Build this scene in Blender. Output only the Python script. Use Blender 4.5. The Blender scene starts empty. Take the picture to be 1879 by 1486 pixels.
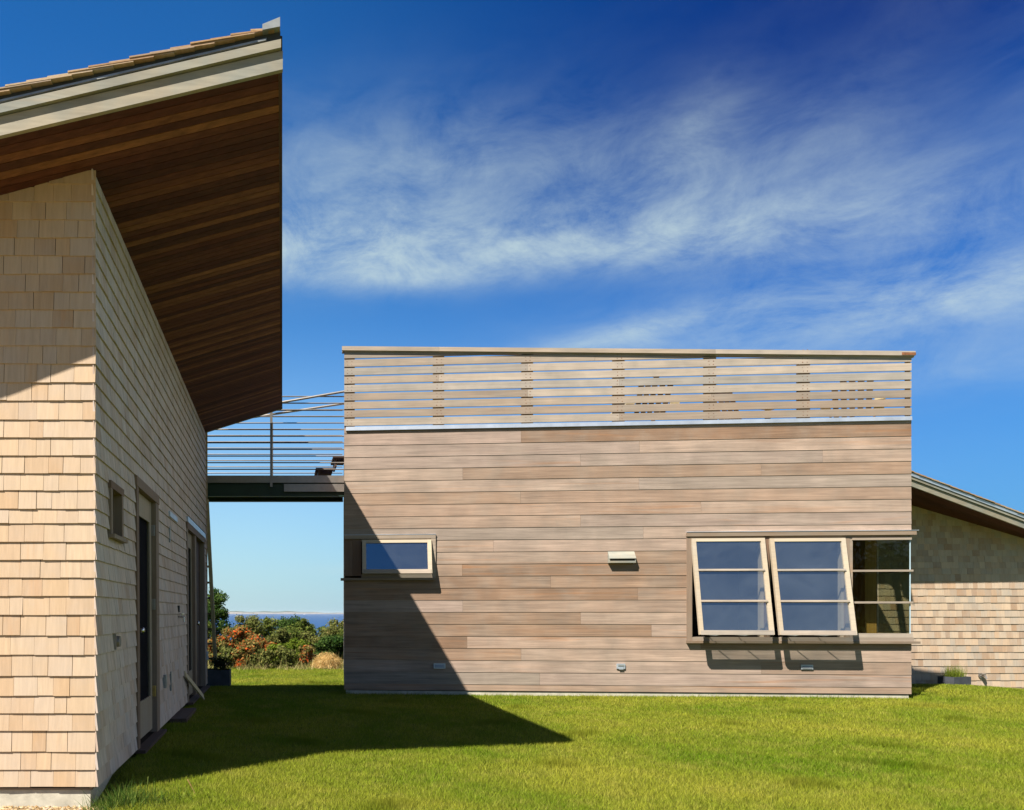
import bpy, math, random
import numpy as np
from mathutils import Vector, Matrix

random.seed(7)
RNG = np.random.default_rng(11)
R = math.radians
scene = bpy.context.scene
col = scene.collection

# ------------------------------------------------------------------ camera
EYE = 1.27
F = 1400.0 / 1879.0            # focal length in picture widths
cam_d = bpy.data.cameras.new("camera")
cam_d.sensor_width = 36.0
cam_d.lens = 36.0 * F
cam_d.shift_x = (939.5 - 518.0) / 1879.0
cam_d.shift_y = (1124.0 - 743.0) / 1879.0
cam_d.clip_start = 0.05
cam_d.clip_end = 60000.0
cam = bpy.data.objects.new("camera", cam_d)
cam.location = (0, 0, EYE)
cam.rotation_euler = (R(90), 0, 0)
col.objects.link(cam)
scene.camera = cam

# ------------------------------------------------------------------ light
L = Vector((1.0, 0.92, -1.73)).normalized()      # the way the sunlight travels
SUN_EL = math.asin(-L.z)
SUN_AZ = math.atan2(-L.x, -L.y)                  # from +Y towards +X
sun_d = bpy.data.lights.new("sun", 'SUN')
sun_d.energy = 5.0
sun_d.angle = R(0.5)
sun_d.color = (1.0, 0.93, 0.82)
sun = bpy.data.objects.new("sun", sun_d)
sun.rotation_euler = (-L).to_track_quat('Z', 'Y').to_euler()
col.objects.link(sun)

scene.view_settings.view_transform = 'Standard'
scene.view_settings.look = 'None'
scene.view_settings.exposure = 1.15
scene.view_settings.gamma = 1.0
scene.cycles.diffuse_bounces = 2
scene.view_settings.use_curve_mapping = False


class NT:
    """small helper to write node trees"""
    def __init__(self, tree):
        self.t = tree
        tree.nodes.clear()

    def n(self, kind, **kw):
        nd = self.t.nodes.new(kind)
        for k, v in kw.items():
            setattr(nd, k, v)
        return nd

    def set(self, sock, v):
        if isinstance(v, bpy.types.NodeSocket):
            self.t.links.new(v, sock)
        else:
            if hasattr(sock, "default_value"):
                try:
                    sock.default_value = v
                except Exception:
                    sock.default_value = (*v, 1.0) if len(v) == 3 else v
        return sock

    def math(self, op, a, b=0.0, c=0.0, clamp=False):
        nd = self.n('ShaderNodeMath', operation=op, use_clamp=clamp)
        for i, v in enumerate((a, b, c)):
            self.set(nd.inputs[i], v)
        return nd.outputs[0]

    def vmath(self, op, a, b=(0, 0, 0)):
        nd = self.n('ShaderNodeVectorMath', operation=op)
        self.set(nd.inputs[0], a)
        self.set(nd.inputs[1], b)
        return nd.outputs['Value'] if op in ('LENGTH', 'DOT_PRODUCT') else nd.outputs[0]

    def mix(self, fac, a, b, mode='MIX'):
        nd = self.n('ShaderNodeMix', data_type='RGBA', blend_type=mode)
        self.set(nd.inputs['Factor'], fac)
        self.set(nd.inputs[6], a if isinstance(a, bpy.types.NodeSocket) else (*a, 1.0))
        self.set(nd.inputs[7], b if isinstance(b, bpy.types.NodeSocket) else (*b, 1.0))
        return nd.outputs[2]

    def ramp(self, fac, stops):
        nd = self.n('ShaderNodeValToRGB')
        cr = nd.color_ramp
        while len(cr.elements) < len(stops):
            cr.elements.new(0.5)
        for e, (p, c) in zip(cr.elements, stops):
            e.position = p
            e.color = (*c, 1.0) if len(c) == 3 else c
        self.set(nd.inputs[0], fac)
        return nd.outputs[0]

    def maprange(self, v, a, b, c=0.0, d=1.0, smooth=False):
        nd = self.n('ShaderNodeMapRange', clamp=True)
        if smooth:
            nd.interpolation_type = 'SMOOTHSTEP'
        for i, x in enumerate((v, a, b, c, d)):
            self.set(nd.inputs[i], x)
        return nd.outputs[0]

    def noise(self, vec, scale, detail=3.0, rough=0.5, dist=0.0):
        nd = self.n('ShaderNodeTexNoise')
        self.set(nd.inputs['Vector'], vec)
        nd.inputs['Scale'].default_value = scale
        nd.inputs['Detail'].default_value = detail
        nd.inputs['Roughness'].default_value = rough
        nd.inputs['Distortion'].default_value = dist
        return nd.outputs['Fac']

    def bump(self, h, strength, dist=0.01):
        nd = self.n('ShaderNodeBump')
        self.set(nd.inputs['Height'], h)
        nd.inputs['Strength'].default_value = strength
        nd.inputs['Distance'].default_value = dist
        return nd.outputs[0]


# ------------------------------------------------------------------ sky
world = bpy.data.worlds.new("World")
scene.world = world
world.use_nodes = True
w = NT(world.node_tree)
sky = w.n('ShaderNodeTexSky', sky_type='NISHITA')
sky.sun_disc = False
sky.sun_elevation = SUN_EL
sky.sun_rotation = SUN_AZ
sky.altitude = 20.0
sky.air_density = 1.0
sky.dust_density = 0.0
sky.ozone_density = 2.5
# thin high cloud, placed by compass direction and height in the sky
tc = w.n('ShaderNodeTexCoord')
sp = w.n('ShaderNodeSeparateXYZ')
w.set(sp.inputs[0], tc.outputs['Generated'])
az = w.math('ARCTAN2', sp.outputs['X'], sp.outputs['Y'])
el = w.math('ARCSINE', sp.outputs['Z'])
cx = w.n('ShaderNodeCombineXYZ')
w.set(cx.inputs[0], az)
w.set(cx.inputs[1], el)
ang = cx.outputs[0]
# a deep clear blue, darkest away from the sun and overhead, pale over the sea
sky_c = w.mix(1.0, sky.outputs[0], (0.56, 1.16, 1.55), 'MULTIPLY')
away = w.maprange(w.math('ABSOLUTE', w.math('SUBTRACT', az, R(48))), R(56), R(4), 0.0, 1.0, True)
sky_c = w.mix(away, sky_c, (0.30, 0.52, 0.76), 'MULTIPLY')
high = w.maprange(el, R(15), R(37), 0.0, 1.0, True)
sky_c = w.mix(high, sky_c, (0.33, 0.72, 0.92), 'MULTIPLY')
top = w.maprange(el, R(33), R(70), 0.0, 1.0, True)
sky_c = w.mix(top, sky_c, (0.30, 0.30, 0.30), 'MULTIPLY')  # zenith out of view dimmed further to deepen shade on the lawn
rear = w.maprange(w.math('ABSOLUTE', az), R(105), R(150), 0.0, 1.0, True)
sky_c = w.mix(rear, sky_c, (0.85, 0.54, 0.52), 'MULTIPLY')  # unseen sky behind the viewer dimmed to darken shade on front walls
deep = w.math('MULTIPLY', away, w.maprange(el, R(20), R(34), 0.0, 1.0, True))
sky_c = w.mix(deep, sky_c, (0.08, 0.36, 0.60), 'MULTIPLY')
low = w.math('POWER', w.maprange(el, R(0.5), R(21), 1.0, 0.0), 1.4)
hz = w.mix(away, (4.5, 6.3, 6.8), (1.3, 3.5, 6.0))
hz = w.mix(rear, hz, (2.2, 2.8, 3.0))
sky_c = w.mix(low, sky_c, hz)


def sky_blob(a0, e0, ra, re, tilt, amp):
    ca, sa = math.cos(R(tilt)), math.sin(R(tilt))
    da = w.math('SUBTRACT', az, R(a0))
    de = w.math('SUBTRACT', el, R(e0))
    u = w.math('ADD', w.math('MULTIPLY', da, ca / R(ra)), w.math('MULTIPLY', de, sa / R(ra)))
    v = w.math('ADD', w.math('MULTIPLY', da, -sa / R(re)), w.math('MULTIPLY', de, ca / R(re)))
    d = w.math('ADD', w.math('MULTIPLY', u, u), w.math('MULTIPLY', v, v))
    return w.math('MULTIPLY', w.math('EXPONENT', w.math('MULTIPLY', d, -1.0)), amp)


blobs = [
    (0.5, 26.0, 9, 2.2, 0, 0.62),
    (7.4, 29.0, 14, 4.2, 0, 0.50),
    (16.0, 25.0, 13, 1.6, -3, 0.62),
    (9.0, 23.6, 9, 1.1, -3, 0.62),
    (28.0, 23.0, 12, 1.5, -6, 0.48),
    (29.0, 26.2, 11, 3.2, -6, 0.38),
    (28.0, 28.8, 4, 2.0, 40, 0.18),
    (39.0, 21.5, 9, 2.6, -8, 0.36),
    (43.0, 17.4, 9, 1.5, -8, 0.48),
    (34.0, 17.2, 13, 2.6, -2, 0.52),
    (24.0, 18.4, 7, 0.9, 6, 0.50),
    (40.0, 13.6, 8, 1.3, -4, 0.32),
    (40.0, 31.0, 9, 2.0, 40, 0.05),
    (7.0, 3.2, 5, 0.45, 0, 0.3),
    (100.0, 26.0, 34, 18.0, 0, 1.1),  # added cloud out of view, brightens the shaded side wall
]
mask = None
for b in blobs:
    o = sky_blob(*b)
    mask = o if mask is None else w.math('ADD', mask, o)
mp = w.n('ShaderNodeMapping')
mp.inputs['Rotation'].default_value = (0, 0, R(-4))
mp.inputs['Scale'].default_value = (1.0, 3.2, 1.0)
w.set(mp.inputs[0], ang)
n1 = w.noise(mp.outputs[0], 3.4, 10.0, 0.62, 0.28)
mp2 = w.n('ShaderNodeMapping')
mp2.inputs['Rotation'].default_value = (0, 0, R(14))
mp2.inputs['Scale'].default_value = (1.0, 1.9, 1.0)
w.set(mp2.inputs[0], ang)
n2 = w.noise(mp2.outputs[0], 8.0, 10.0, 0.70, 0.5)
nn = w.math('ADD', w.math('MULTIPLY', n1, 0.52), w.math('MULTIPLY', n2, 0.48))
nn = w.maprange(nn, 0.37, 0.64)
cl = w.math('MULTIPLY', mask, w.math('ADD', w.math('MULTIPLY', nn, 1.12), 0.10))
cl = w.math('MULTIPLY', w.math('MINIMUM', cl, 1.0), 0.85)
lum = w.maprange(el, R(0), R(35), 1.0, 0.9)
cloud_c = w.n('ShaderNodeRGB')
cloud_c.outputs[0].default_value = (5.3, 6.6, 6.7, 1)
east_fill = sky_blob(102, 28, 30, 22, 0, 1.1)     # unseen bright cloud added on the right to fill the shaded side wall
cc = w.mix(east_fill, cloud_c.outputs[0], (13.0, 14.0, 14.5))
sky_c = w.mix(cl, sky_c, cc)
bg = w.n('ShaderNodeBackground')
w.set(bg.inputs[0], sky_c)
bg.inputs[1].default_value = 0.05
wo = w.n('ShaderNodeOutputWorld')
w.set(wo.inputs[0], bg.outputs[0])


# ------------------------------------------------------------------ pixels of the photograph to places
def at(px, py, Y):
    return Vector(((px - 518) / 1400 * Y, Y, EYE + (1124 - py) / 1400 * Y))


# ------------------------------------------------------------------ mesh builder
class MB:
    def __init__(self):
        self.v, self.f, self.t = [], [], []

    def poly(self, pts, tone=None):
        i = len(self.v)
        self.v += [tuple(p) for p in pts]
        self.f.append(tuple(range(i, i + len(pts))))
        self.t.append(tone or rt())

    def hexa(self, p, tone=None):
        """p: 8 corners, bottom four then top four in the same turning order"""
        i = len(self.v)
        self.v += [tuple(q) for q in p]
        tone = tone or rt()
        for q in ((0, 3, 2, 1), (4, 5, 6, 7), (0, 1, 5, 4), (1, 2, 6, 5), (2, 3, 7, 6), (3, 0, 4, 7)):
            self.f.append(tuple(i + k for k in q))
            self.t.append(tone)

    def box(self, x0, x1, y0, y1, z0, z1, tone=None):
        self.hexa([(x0, y0, z0), (x1, y0, z0), (x1, y1, z0), (x0, y1, z0),
                   (x0, y0, z1), (x1, y0, z1), (x1, y1, z1), (x0, y1, z1)], tone)

    def bar(self, p0, p1, wd, th, tone=None, up=(0, 0, 1)):
        p0, p1 = Vector(p0), Vector(p1)
        d = (p1 - p0).normalized()
        s = d.cross(Vector(up))
        if s.length < 1e-4:
            s = d.cross(Vector((1, 0, 0)))
        s.normalize()
        n = s.cross(d).normalized()
        s, n = s * wd / 2, n * th / 2
        self.hexa([p0 - s - n, p0 + s - n, p1 + s - n, p1 - s - n,
                   p0 - s + n, p0 + s + n, p1 + s + n, p1 - s + n], tone)

    def tube(self, pts, rad, n=8, tone=None, cap=True):
        pts = [Vector(p) for p in pts]
        rad = rad if isinstance(rad, (list, tuple)) else [rad] * len(pts)
        tone = tone or rt()
        i0 = len(self.v)
        for k, p in enumerate(pts):
            d = (pts[min(k + 1, len(pts) - 1)] - pts[max(k - 1, 0)]).normalized()
            a = d.cross(Vector((0, 0, 1)))
            if a.length < 1e-3:
                a = d.cross(Vector((1, 0, 0)))
            a.normalize()
            b = d.cross(a)
            for q in range(n):
                t = 2 * math.pi * q / n
                self.v.append(tuple(p + (a * math.cos(t) + b * math.sin(t)) * rad[k]))
        for k in range(len(pts) - 1):
            for q in range(n):
                a0, a1 = i0 + k * n + q, i0 + k * n + (q + 1) % n
                self.f.append((a0, a1, a1 + n, a0 + n))
                self.t.append(tone)
        if cap:
            self.f.append(tuple(i0 + q for q in range(n))[::-1])
            self.t.append(tone)
            self.f.append(tuple(i0 + (len(pts) - 1) * n + q for q in range(n)))
            self.t.append(tone)

    def build(self, name, mat, parent=None, smooth=False, off=(0, 0, 0)):
        me = bpy.data.meshes.new(name)
        ox, oy, oz = off
        me.from_pydata([(x - ox, y - oy, z - oz) for x, y, z in self.v], [], self.f)
        at_ = me.attributes.new("tone", 'FLOAT_VECTOR', 'FACE')
        at_.data.foreach_set("vector", np.array(self.t, dtype=np.float32).ravel())
        if smooth:
            me.polygons.foreach_set("use_smooth", [True] * len(me.polygons))
        me.update()
        o = bpy.data.objects.new(name, me)
        me.materials.append(mat)
        col.objects.link(o)
        if parent is not None:
            o.parent = parent
        return o


def rt():
    return (random.random(), random.random(), random.random())


def tag(o, label=None, cat=None, group=None, kind=None):
    if label: o["label"] = label
    if cat: o["category"] = cat
    if group: o["group"] = group
    if kind: o["kind"] = kind
    return o


def empty(name, loc, rz=0.0):
    o = bpy.data.objects.new(name, None)
    o.empty_display_size = 0.2
    o.location = loc
    o.rotation_euler = (0, 0, rz)
    col.objects.link(o)
    return o


def rects_minus(u0, u1, z0, z1, holes):
    """the rectangle less the holes, as rectangles"""
    zs = sorted({z0, z1, *[min(max(z, z0), z1) for h in holes for z in (h[2], h[3])]})
    out = []
    for a, b in zip(zs, zs[1:]):
        if b - a < 1e-4:
            continue
        m = (a + b) / 2
        for s, e in spans_minus(u0, u1, [(h[0], h[1]) for h in holes if h[2] < m < h[3]]):
            out.append((s, e, a, b))
    return out


def spans_minus(u0, u1, cuts):
    out, s = [], u0
    for a, b in sorted(cuts):
        if a > s:
            out.append((s, min(a, u1)))
        s = max(s, b)
    if s < u1:
        out.append((s, u1))
    return [(a, b) for a, b in out if b - a > 0.004]


# ------------------------------------------------------------------ materials
def new_mat(name):
    m = bpy.data.materials.new(name)
    m.use_nodes = True
    return m, NT(m.node_tree)


def finish(m, t, color, rough=0.7, normal=None, spec=0.3, metal=0.0):
    p = t.n('ShaderNodeBsdfPrincipled')
    t.set(p.inputs['Base Color'], color if isinstance(color, bpy.types.NodeSocket) else (*color, 1.0))
    t.set(p.inputs['Roughness'], rough)
    p.inputs['Specular IOR Level'].default_value = spec
    p.inputs['Metallic'].default_value = metal
    if normal is not None:
        t.set(p.inputs['Normal'], normal)
    o = t.n('ShaderNodeOutputMaterial')
    t.set(o.inputs[0], p.outputs[0])
    return m


def tone_nodes(t):
    a = t.n('ShaderNodeAttribute', attribute_name="tone")
    s = t.n('ShaderNodeSeparateXYZ')
    t.set(s.inputs[0], a.outputs['Vector'])
    return a.outputs['Vector'], s.outputs


def wood(name, stops, grain='X', fine=1.0, grey=(0.3, 0.29, 0.27), grey_amt=0.35, streak=None,
         streak_amt=0.5, contrast=0.3, rough=0.75, bump=0.25, bands=0.0):
    """weathered wood: one tone per board, long grain, blotches of grey, rusty streaks"""
    m, t = new_mat(name)
    tv, ts = tone_nodes(t)
    tc = t.n('ShaderNodeTexCoord').outputs['Object']
    shift = t.vmath('ADD', tc, t.vmath('MULTIPLY', tv, (37.0, 53.0, 29.0)))
    sc = {'X': (0.9, 26, 26), 'Y': (26, 0.9, 26), 'Z': (26, 26, 1.1)}[grain]
    gv = t.vmath('MULTIPLY', shift, tuple(s * fine for s in sc))
    g1 = t.noise(gv, 1.6, 5.0, 0.65, 0.4)
    sc2 = {'X': (0.35, 9, 9), 'Y': (9, 0.35, 9), 'Z': (9, 9, 0.5)}[grain]
    g2 = t.noise(t.vmath('MULTIPLY', shift, tuple(s * fine for s in sc2)), 1.0, 3.0, 0.5, 1.2)
    base = t.ramp(ts[0], stops)
    bl = t.noise(shift, 2.3 * fine, 4.0, 0.6, 0.3)
    gf = t.math('MULTIPLY', t.maprange(bl, 0.42, 0.68), grey_amt)
    gf = t.math('ADD', gf, t.math('MULTIPLY', ts[1], grey_amt * 0.5))
    c = t.mix(gf, base, grey)
    if streak:
        sf = t.math('MULTIPLY', t.maprange(g2, 0.56, 0.72), streak_amt)
        sf = t.math('MULTIPLY', sf, t.maprange(ts[2], 0.35, 1.0))
        c = t.mix(sf, c, streak)
    v = t.math('ADD', t.math('MULTIPLY', t.maprange(g1, 0.3, 0.72), contrast), 1.0 - contrast * 0.55)
    if bands:             # saw marks and stains across the board, long soft dark patches along it
        b1 = t.noise(t.vmath('MULTIPLY', shift, (2.6, 0.9, 0.9)), 1.0, 2.0, 0.5, 0.3)
        b2 = t.noise(t.vmath('MULTIPLY', shift, (0.8, 5.0, 5.0)), 1.0, 4.0, 0.6, 0.5)
        v = t.math('MULTIPLY', v, t.math('ADD', t.math('MULTIPLY', t.maprange(b1, 0.3, 0.7), bands * .8), 1.0 - bands * 0.4))
        v = t.math('MULTIPLY', v, t.math('ADD', t.math('MULTIPLY', t.maprange(b2, 0.3, 0.65), bands * 1.2), 1.0 - bands * 0.75))
    vc = t.n('ShaderNodeCombineXYZ')
    for i in range(3):
        t.set(vc.inputs[i], v)
    c = t.mix(1.0, c, vc.outputs[0], 'MULTIPLY')
    return finish(m, t, c, rough, t.bump(g1, bump, 0.004) if bump else None, 0.25)


def plain(name, color, rough=0.6, metal=0.0, var=0.15, scale=6.0, spec=0.3, bump=0.0):
    m, t = new_mat(name)
    tc = t.n('ShaderNodeTexCoord').outputs['Object']
    n = t.noise(tc, scale, 5.0, 0.6)
    lo = tuple(c * (1 - var) for c in color)
    hi = tuple(min(1, c * (1 + var)) for c in color)
    c = t.mix(t.maprange(n, 0.3, 0.7), lo, hi)
    return finish(m, t, c, rough, t.bump(n, bump, 0.01) if bump else None, spec, metal)


def glass(name, refl, tint=(0.85, 0.9, 0.9), dust_sheen=0.0):
    m, t = new_mat(name)
    tr = t.n('ShaderNodeBsdfTransparent')
    tr.inputs[0].default_value = (*tint, 1)
    gl = t.n('ShaderNodeBsdfGlossy')
    gl.inputs['Roughness'].default_value = 0.0
    lw = t.n('ShaderNodeLayerWeight')
    lw.inputs['Blend'].default_value = 0.5
    f = t.math('ADD', t.math('MULTIPLY', t.math('POWER', lw.outputs['Facing'], 4.0), 0.7), refl, clamp=True)
    mx = t.n('ShaderNodeMixShader')
    t.set(mx.inputs[0], f)
    t.set(mx.inputs[1], tr.outputs[0])
    t.set(mx.inputs[2], gl.outputs[0])
    out = mx.outputs[0]
    if dust_sheen:              # patchy dusty film, tinted blue to paint extra sky reflection into the pane
        tc = t.n('ShaderNodeTexCoord').outputs['Object']
        df = t.n('ShaderNodeBsdfDiffuse')
        df.inputs[0].default_value = (0.48, 0.58, 0.70, 1)
        m2 = t.n('ShaderNodeMixShader')
        t.set(m2.inputs[0], t.maprange(t.noise(tc, 1.7, 6, 0.65, 0.6), 0.3, 0.75, dust_sheen * .6, dust_sheen * 1.5))
        t.set(m2.inputs[1], out)
        t.set(m2.inputs[2], df.outputs[0])
        out = m2.outputs[0]
    o = t.n('ShaderNodeOutputMaterial')
    t.set(o.inputs[0], out)
    return m


def leaf_mat(name, stops, trans=0.35):
    m, t = new_mat(name)
    tv, ts = tone_nodes(t)
    c = t.ramp(ts[0], stops)
    v = t.math('ADD', t.math('MULTIPLY', ts[1], 0.6), 0.7)
    vc = t.n('ShaderNodeCombineXYZ')
    for i in range(3):
        t.set(vc.inputs[i], v)
    c = t.mix(1.0, c, vc.outputs[0], 'MULTIPLY')
    d = t.n('ShaderNodeBsdfDiffuse')
    t.set(d.inputs[0], c)
    tr = t.n('ShaderNodeBsdfTranslucent')
    t.set(tr.inputs[0], c)
    mx = t.n('ShaderNodeMixShader')
    mx.inputs[0].default_value = trans
    t.set(mx.inputs[1], d.outputs[0])
    t.set(mx.inputs[2], tr.outputs[0])
    o = t.n('ShaderNodeOutputMaterial')
    t.set(o.inputs[0], mx.outputs[0])
    return m


M = {}
M['shingle'] = wood('cedar_shingle', [(0.0, (0.44, 0.295, 0.175)), (0.3, (0.49, 0.35, 0.22)), (0.7, (0.52, 0.39, 0.262)), (1.0, (0.48, 0.365, 0.26))],
                    'Z', 1.0, (0.43, 0.36, 0.30), 0.4, (0.47, 0.25, 0.11), 0.35, 0.2, 0.8, 0.2)
M['shingle_side'] = wood('cedar_shingle_streaked', [(0.0, (0.44, 0.315, 0.235)), (0.3, (0.54, 0.41, 0.325)), (0.7, (0.60, 0.48, 0.40)), (1.0, (0.53, 0.435, 0.375))],
                         'Z', 1.0, (0.49, 0.44, 0.41), 0.5, (0.40, 0.25, 0.15), 0.4, 0.45, 0.8, 0.25)  # streakier grain; base colour also lightened to lift the wall in shade
M['shingle_far'] = wood('cedar_shingle_worn', [(0.0, (0.34, 0.22, 0.14)), (0.35, (0.46, 0.32, 0.21)), (0.8, (0.54, 0.41, 0.29)), (1.0, (0.42, 0.33, 0.25))],
                        'Z', 1.0, (0.36, 0.32, 0.27), 0.6, (0.42, 0.24, 0.13), 0.3, 0.2, 0.8, 0.2)
M['roof_shingle'] = wood('cedar_roof_shingle', [(0.0, (0.30, 0.16, 0.07)), (0.5, (0.42, 0.26, 0.13)), (1.0, (0.40, 0.32, 0.22))],
                         'Y', 1.0, (0.33, 0.29, 0.24), 0.5, None, 0, 0.35)
M['clap'] = wood('weathered_clapboard', [(0.0, (0.230, 0.140, 0.088)), (0.15, (0.295, 0.195, 0.133)), (0.45, (0.345, 0.240, 0.178)), (0.7, (0.385, 0.285, 0.222)), (0.88, (0.350, 0.258, 0.212)), (1.0, (0.290, 0.238, 0.196))],
                 'X', 1.0, (0.255, 0.210, 0.170), 0.42, (0.34, 0.150, 0.055), 0.65, 0.45, 0.7, 0.25, bands=0.22)
M['slat'] = wood('weathered_slat', [(0.0, (0.29, 0.215, 0.16)), (0.4, (0.37, 0.29, 0.22)), (0.8, (0.42, 0.35, 0.285)), (1.0, (0.33, 0.295, 0.26))],
                 'X', 1.0, (0.25, 0.23, 0.20), 0.45, (0.36, 0.20, 0.09), 0.25, 0.3, 0.7, 0.2, bands=0.15)
M['sash'] = wood('pale_sash_wood', [(0.0, (0.42, 0.33, 0.225)), (1.0, (0.52, 0.43, 0.31))], 'X', 1.0, (0.38, 0.34, 0.29), 0.5, None, 0, 0.2, 0.6, 0.1)
M['trim'] = wood('brown_trim_wood', [(0.0, (0.19, 0.125, 0.08)), (0.5, (0.26, 0.19, 0.135)), (1.0, (0.29, 0.235, 0.185))], 'X', 1.0, (0.25, 0.225, 0.19), 0.4, (0.28, 0.14, 0.06), 0.4, 0.3)
M['trim_up'] = wood('brown_upright_wood', [(0.0, (0.16, 0.095, 0.062)), (0.5, (0.23, 0.155, 0.105)), (1.0, (0.27, 0.205, 0.155))], 'Z', 1.0, (0.23, 0.19, 0.155), 0.3, (0.28, 0.14, 0.06), 0.4, 0.3)
M['door_wood'] = wood('door_wood', [(0.0, (0.30, 0.235, 0.16)), (1.0, (0.40, 0.31, 0.22))], 'Z', 1.0, (0.33, 0.29, 0.24), 0.4, None, 0, 0.25)
M['dark_wood'] = wood('dark_stained_wood', [(0.0, (0.07, 0.042, 0.032)), (1.0, (0.11, 0.07, 0.05))], 'Z', 1.0, (0.1, 0.07, 0.06), 0.4, None, 0, 0.3)
M['fascia'] = wood('pale_fascia_wood', [(0.0, (0.30, 0.26, 0.185)), (1.0, (0.36, 0.31, 0.235))], 'X', 0.7, (0.235, 0.25, 0.225), 0.9, (0.38, 0.28, 0.17), 0.5, 0.3, bands=0.2)
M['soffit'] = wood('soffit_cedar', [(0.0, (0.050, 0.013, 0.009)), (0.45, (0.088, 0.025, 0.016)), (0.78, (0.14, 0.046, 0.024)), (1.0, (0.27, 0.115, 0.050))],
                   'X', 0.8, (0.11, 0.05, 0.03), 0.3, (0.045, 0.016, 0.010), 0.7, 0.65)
M['metal'] = plain('galvanised_metal', (0.48, 0.53, 0.60), 0.42, 0.5, 0.16, 4.0)
M['zinc'] = plain('zinc_cap', (0.30, 0.32, 0.32), 0.45, 0.5, 0.25, 9.0)
M['black'] = plain('dark_membrane', (0.035, 0.04, 0.038), 0.6, 0, 0.3, 5)
M['steel'] = plain('grey_steel', (0.30, 0.28, 0.26), 0.38, 0.7, 0.12, 8)
M['green_steel'] = plain('dark_green_steel', (0.022, 0.05, 0.036), 0.45, 0, 0.2, 3)
M['concrete'] = plain('concrete', (0.46, 0.43, 0.35), 0.9, 0, 0.2, 9, 0.2, 0.5)
M['void'] = plain('dark_backing', (0.03, 0.022, 0.016), 0.9, 0, 0.3, 3, 0.1)
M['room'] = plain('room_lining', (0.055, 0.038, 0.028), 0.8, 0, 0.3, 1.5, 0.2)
M['glass'] = glass('window_glass', 0.40, dust_sheen=0.05)
M['glass_clear'] = glass('corner_glass', 0.05, (0.50, 0.53, 0.43))
M['glass_dark'] = glass('door_glass', 0.01, (0.5, 0.55, 0.6))
M['screen'] = plain('insect_screen', (0.010, 0.010, 0.013), 0.95, 0, 0.2, 4, 0.05)
M['glass_edge'] = plain('glass_edge', (0.40, 0.52, 0.60), 0.25, 0, 0.1, 3)
M['chrome'] = plain('brushed_chrome', (0.6, 0.6, 0.58), 0.25, 1.0, 0.1, 10)
M['brass'] = plain('brass_hinge', (0.5, 0.38, 0.16), 0.35, 1.0, 0.2, 10)
M['slate'] = plain('slate_grey_planter', (0.055, 0.060, 0.072), 0.7, 0, 0.25, 8)
M['soil'] = plain('soil', (0.05, 0.035, 0.022), 0.95, 0, 0.4, 20)
M['bark'] = plain('bark', (0.14, 0.11, 0.085), 0.9, 0, 0.35, 15)
M['plank'] = wood('raw_lumber', [(0.0, (0.46, 0.35, 0.17)), (1.0, (0.56, 0.44, 0.24))], 'Z', 1.0, (0.44, 0.40, 0.30), 0.4, None, 0, 0.25)
M['golden'] = wood('golden_interior_wood', [(0.0, (0.40, 0.21, 0.05)), (1.0, (0.52, 0.30, 0.085))], 'Z', 1.0, (0.4, 0.25, 0.1), 0.2, None, 0, 0.35)
M['rust'] = plain('rust', (0.20, 0.085, 0.04), 0.9, 0, 0.4, 20)

# ================================================================== GROUND
def smooth(x):
    x = np.clip(x, 0, 1)
    return x * x * (3 - 2 * x)


def ground_z(x, y):
    x, y = np.asarray(x, float), np.asarray(y, float)
    z = -0.26 * smooth((y - 12.7) / 3.1)
    z = z - 0.22 * smooth((x - 11.7) / 2.4) * smooth((y - 10.2) / 3.6)
    z = z + 0.03 * smooth((x - 9.4) / 1.0) * smooth((y - 11.0) / 1.2) * (1 - smooth((x - 11.2) / 1.4))
    z = z - 0.085 * smooth((-1.06 - x) / 0.16) * (1 - smooth((y - 5.5) / 0.6))
    z = z - np.clip(y - 24, 0, 400) * 0.03 * smooth((y - 24) / 6) - np.clip(y - 34, 0, 400) * 0.2 * smooth((y - 34) / 8)
    z = z + 0.018 * np.sin(x * 0.9 + 1.3) * np.sin(y * 0.7) * smooth((y - 6.5) / 2) * smooth((12.5 - y) / 3)
    return z


def gz(x, y):
    return float(ground_z(x, y))


def axis(lo, hi, dense0, dense1, step, grow):
    a = list(np.arange(dense0, dense1, step))
    s, p = step, dense1
    while p < hi:
        a.append(p); s *= grow; p += s
    a.append(hi)
    s, p, b = step, dense0, []
    while p > lo:
        s *= grow; p -= s; b.append(max(p, lo))
    return np.array(sorted(set(b + a)))


xs = axis(-9000, 9000, -4, 16, 0.25, 1.35)
ys = axis(-9000, 190, 2, 26, 0.25, 1.35)
gx, gy = np.meshgrid(xs, ys)
gzv = np.maximum(ground_z(gx, gy), -22)
gv = np.stack([gx, gy, gzv], -1).reshape(-1, 3)
nx, ny = len(xs), len(ys)
gf = [(j * nx + i, j * nx + i + 1, (j + 1) * nx + i + 1, (j + 1) * nx + i) for j in range(ny - 1) for i in range(nx - 1)]
me = bpy.data.meshes.new('ground')
me.from_pydata(gv.tolist(), [], gf)
me.polygons.foreach_set("use_smooth", [True] * len(me.polygons))
ground = bpy.data.objects.new('ground', me)
col.objects.link(ground)
tag(ground, 'green lawn sloping gently away between the buildings', 'lawn', None, 'structure')
m, t = new_mat('lawn_soil')
tc = t.n('ShaderNodeTexCoord').outputs['Object']
a = t.noise(tc, 0.7, 6, 0.6, 0.4)
b = t.noise(tc, 14.0, 4, 0.6)
c = t.mix(t.maprange(a, 0.35, 0.65), (0.08, 0.12, 0.008), (0.14, 0.15, 0.016))
c = t.mix(t.maprange(b, 0.35, 0.7), c, (0.045, 0.055, 0.008))
sp_ = t.n('ShaderNodeSeparateXYZ'); t.set(sp_.inputs[0], tc)
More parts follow.
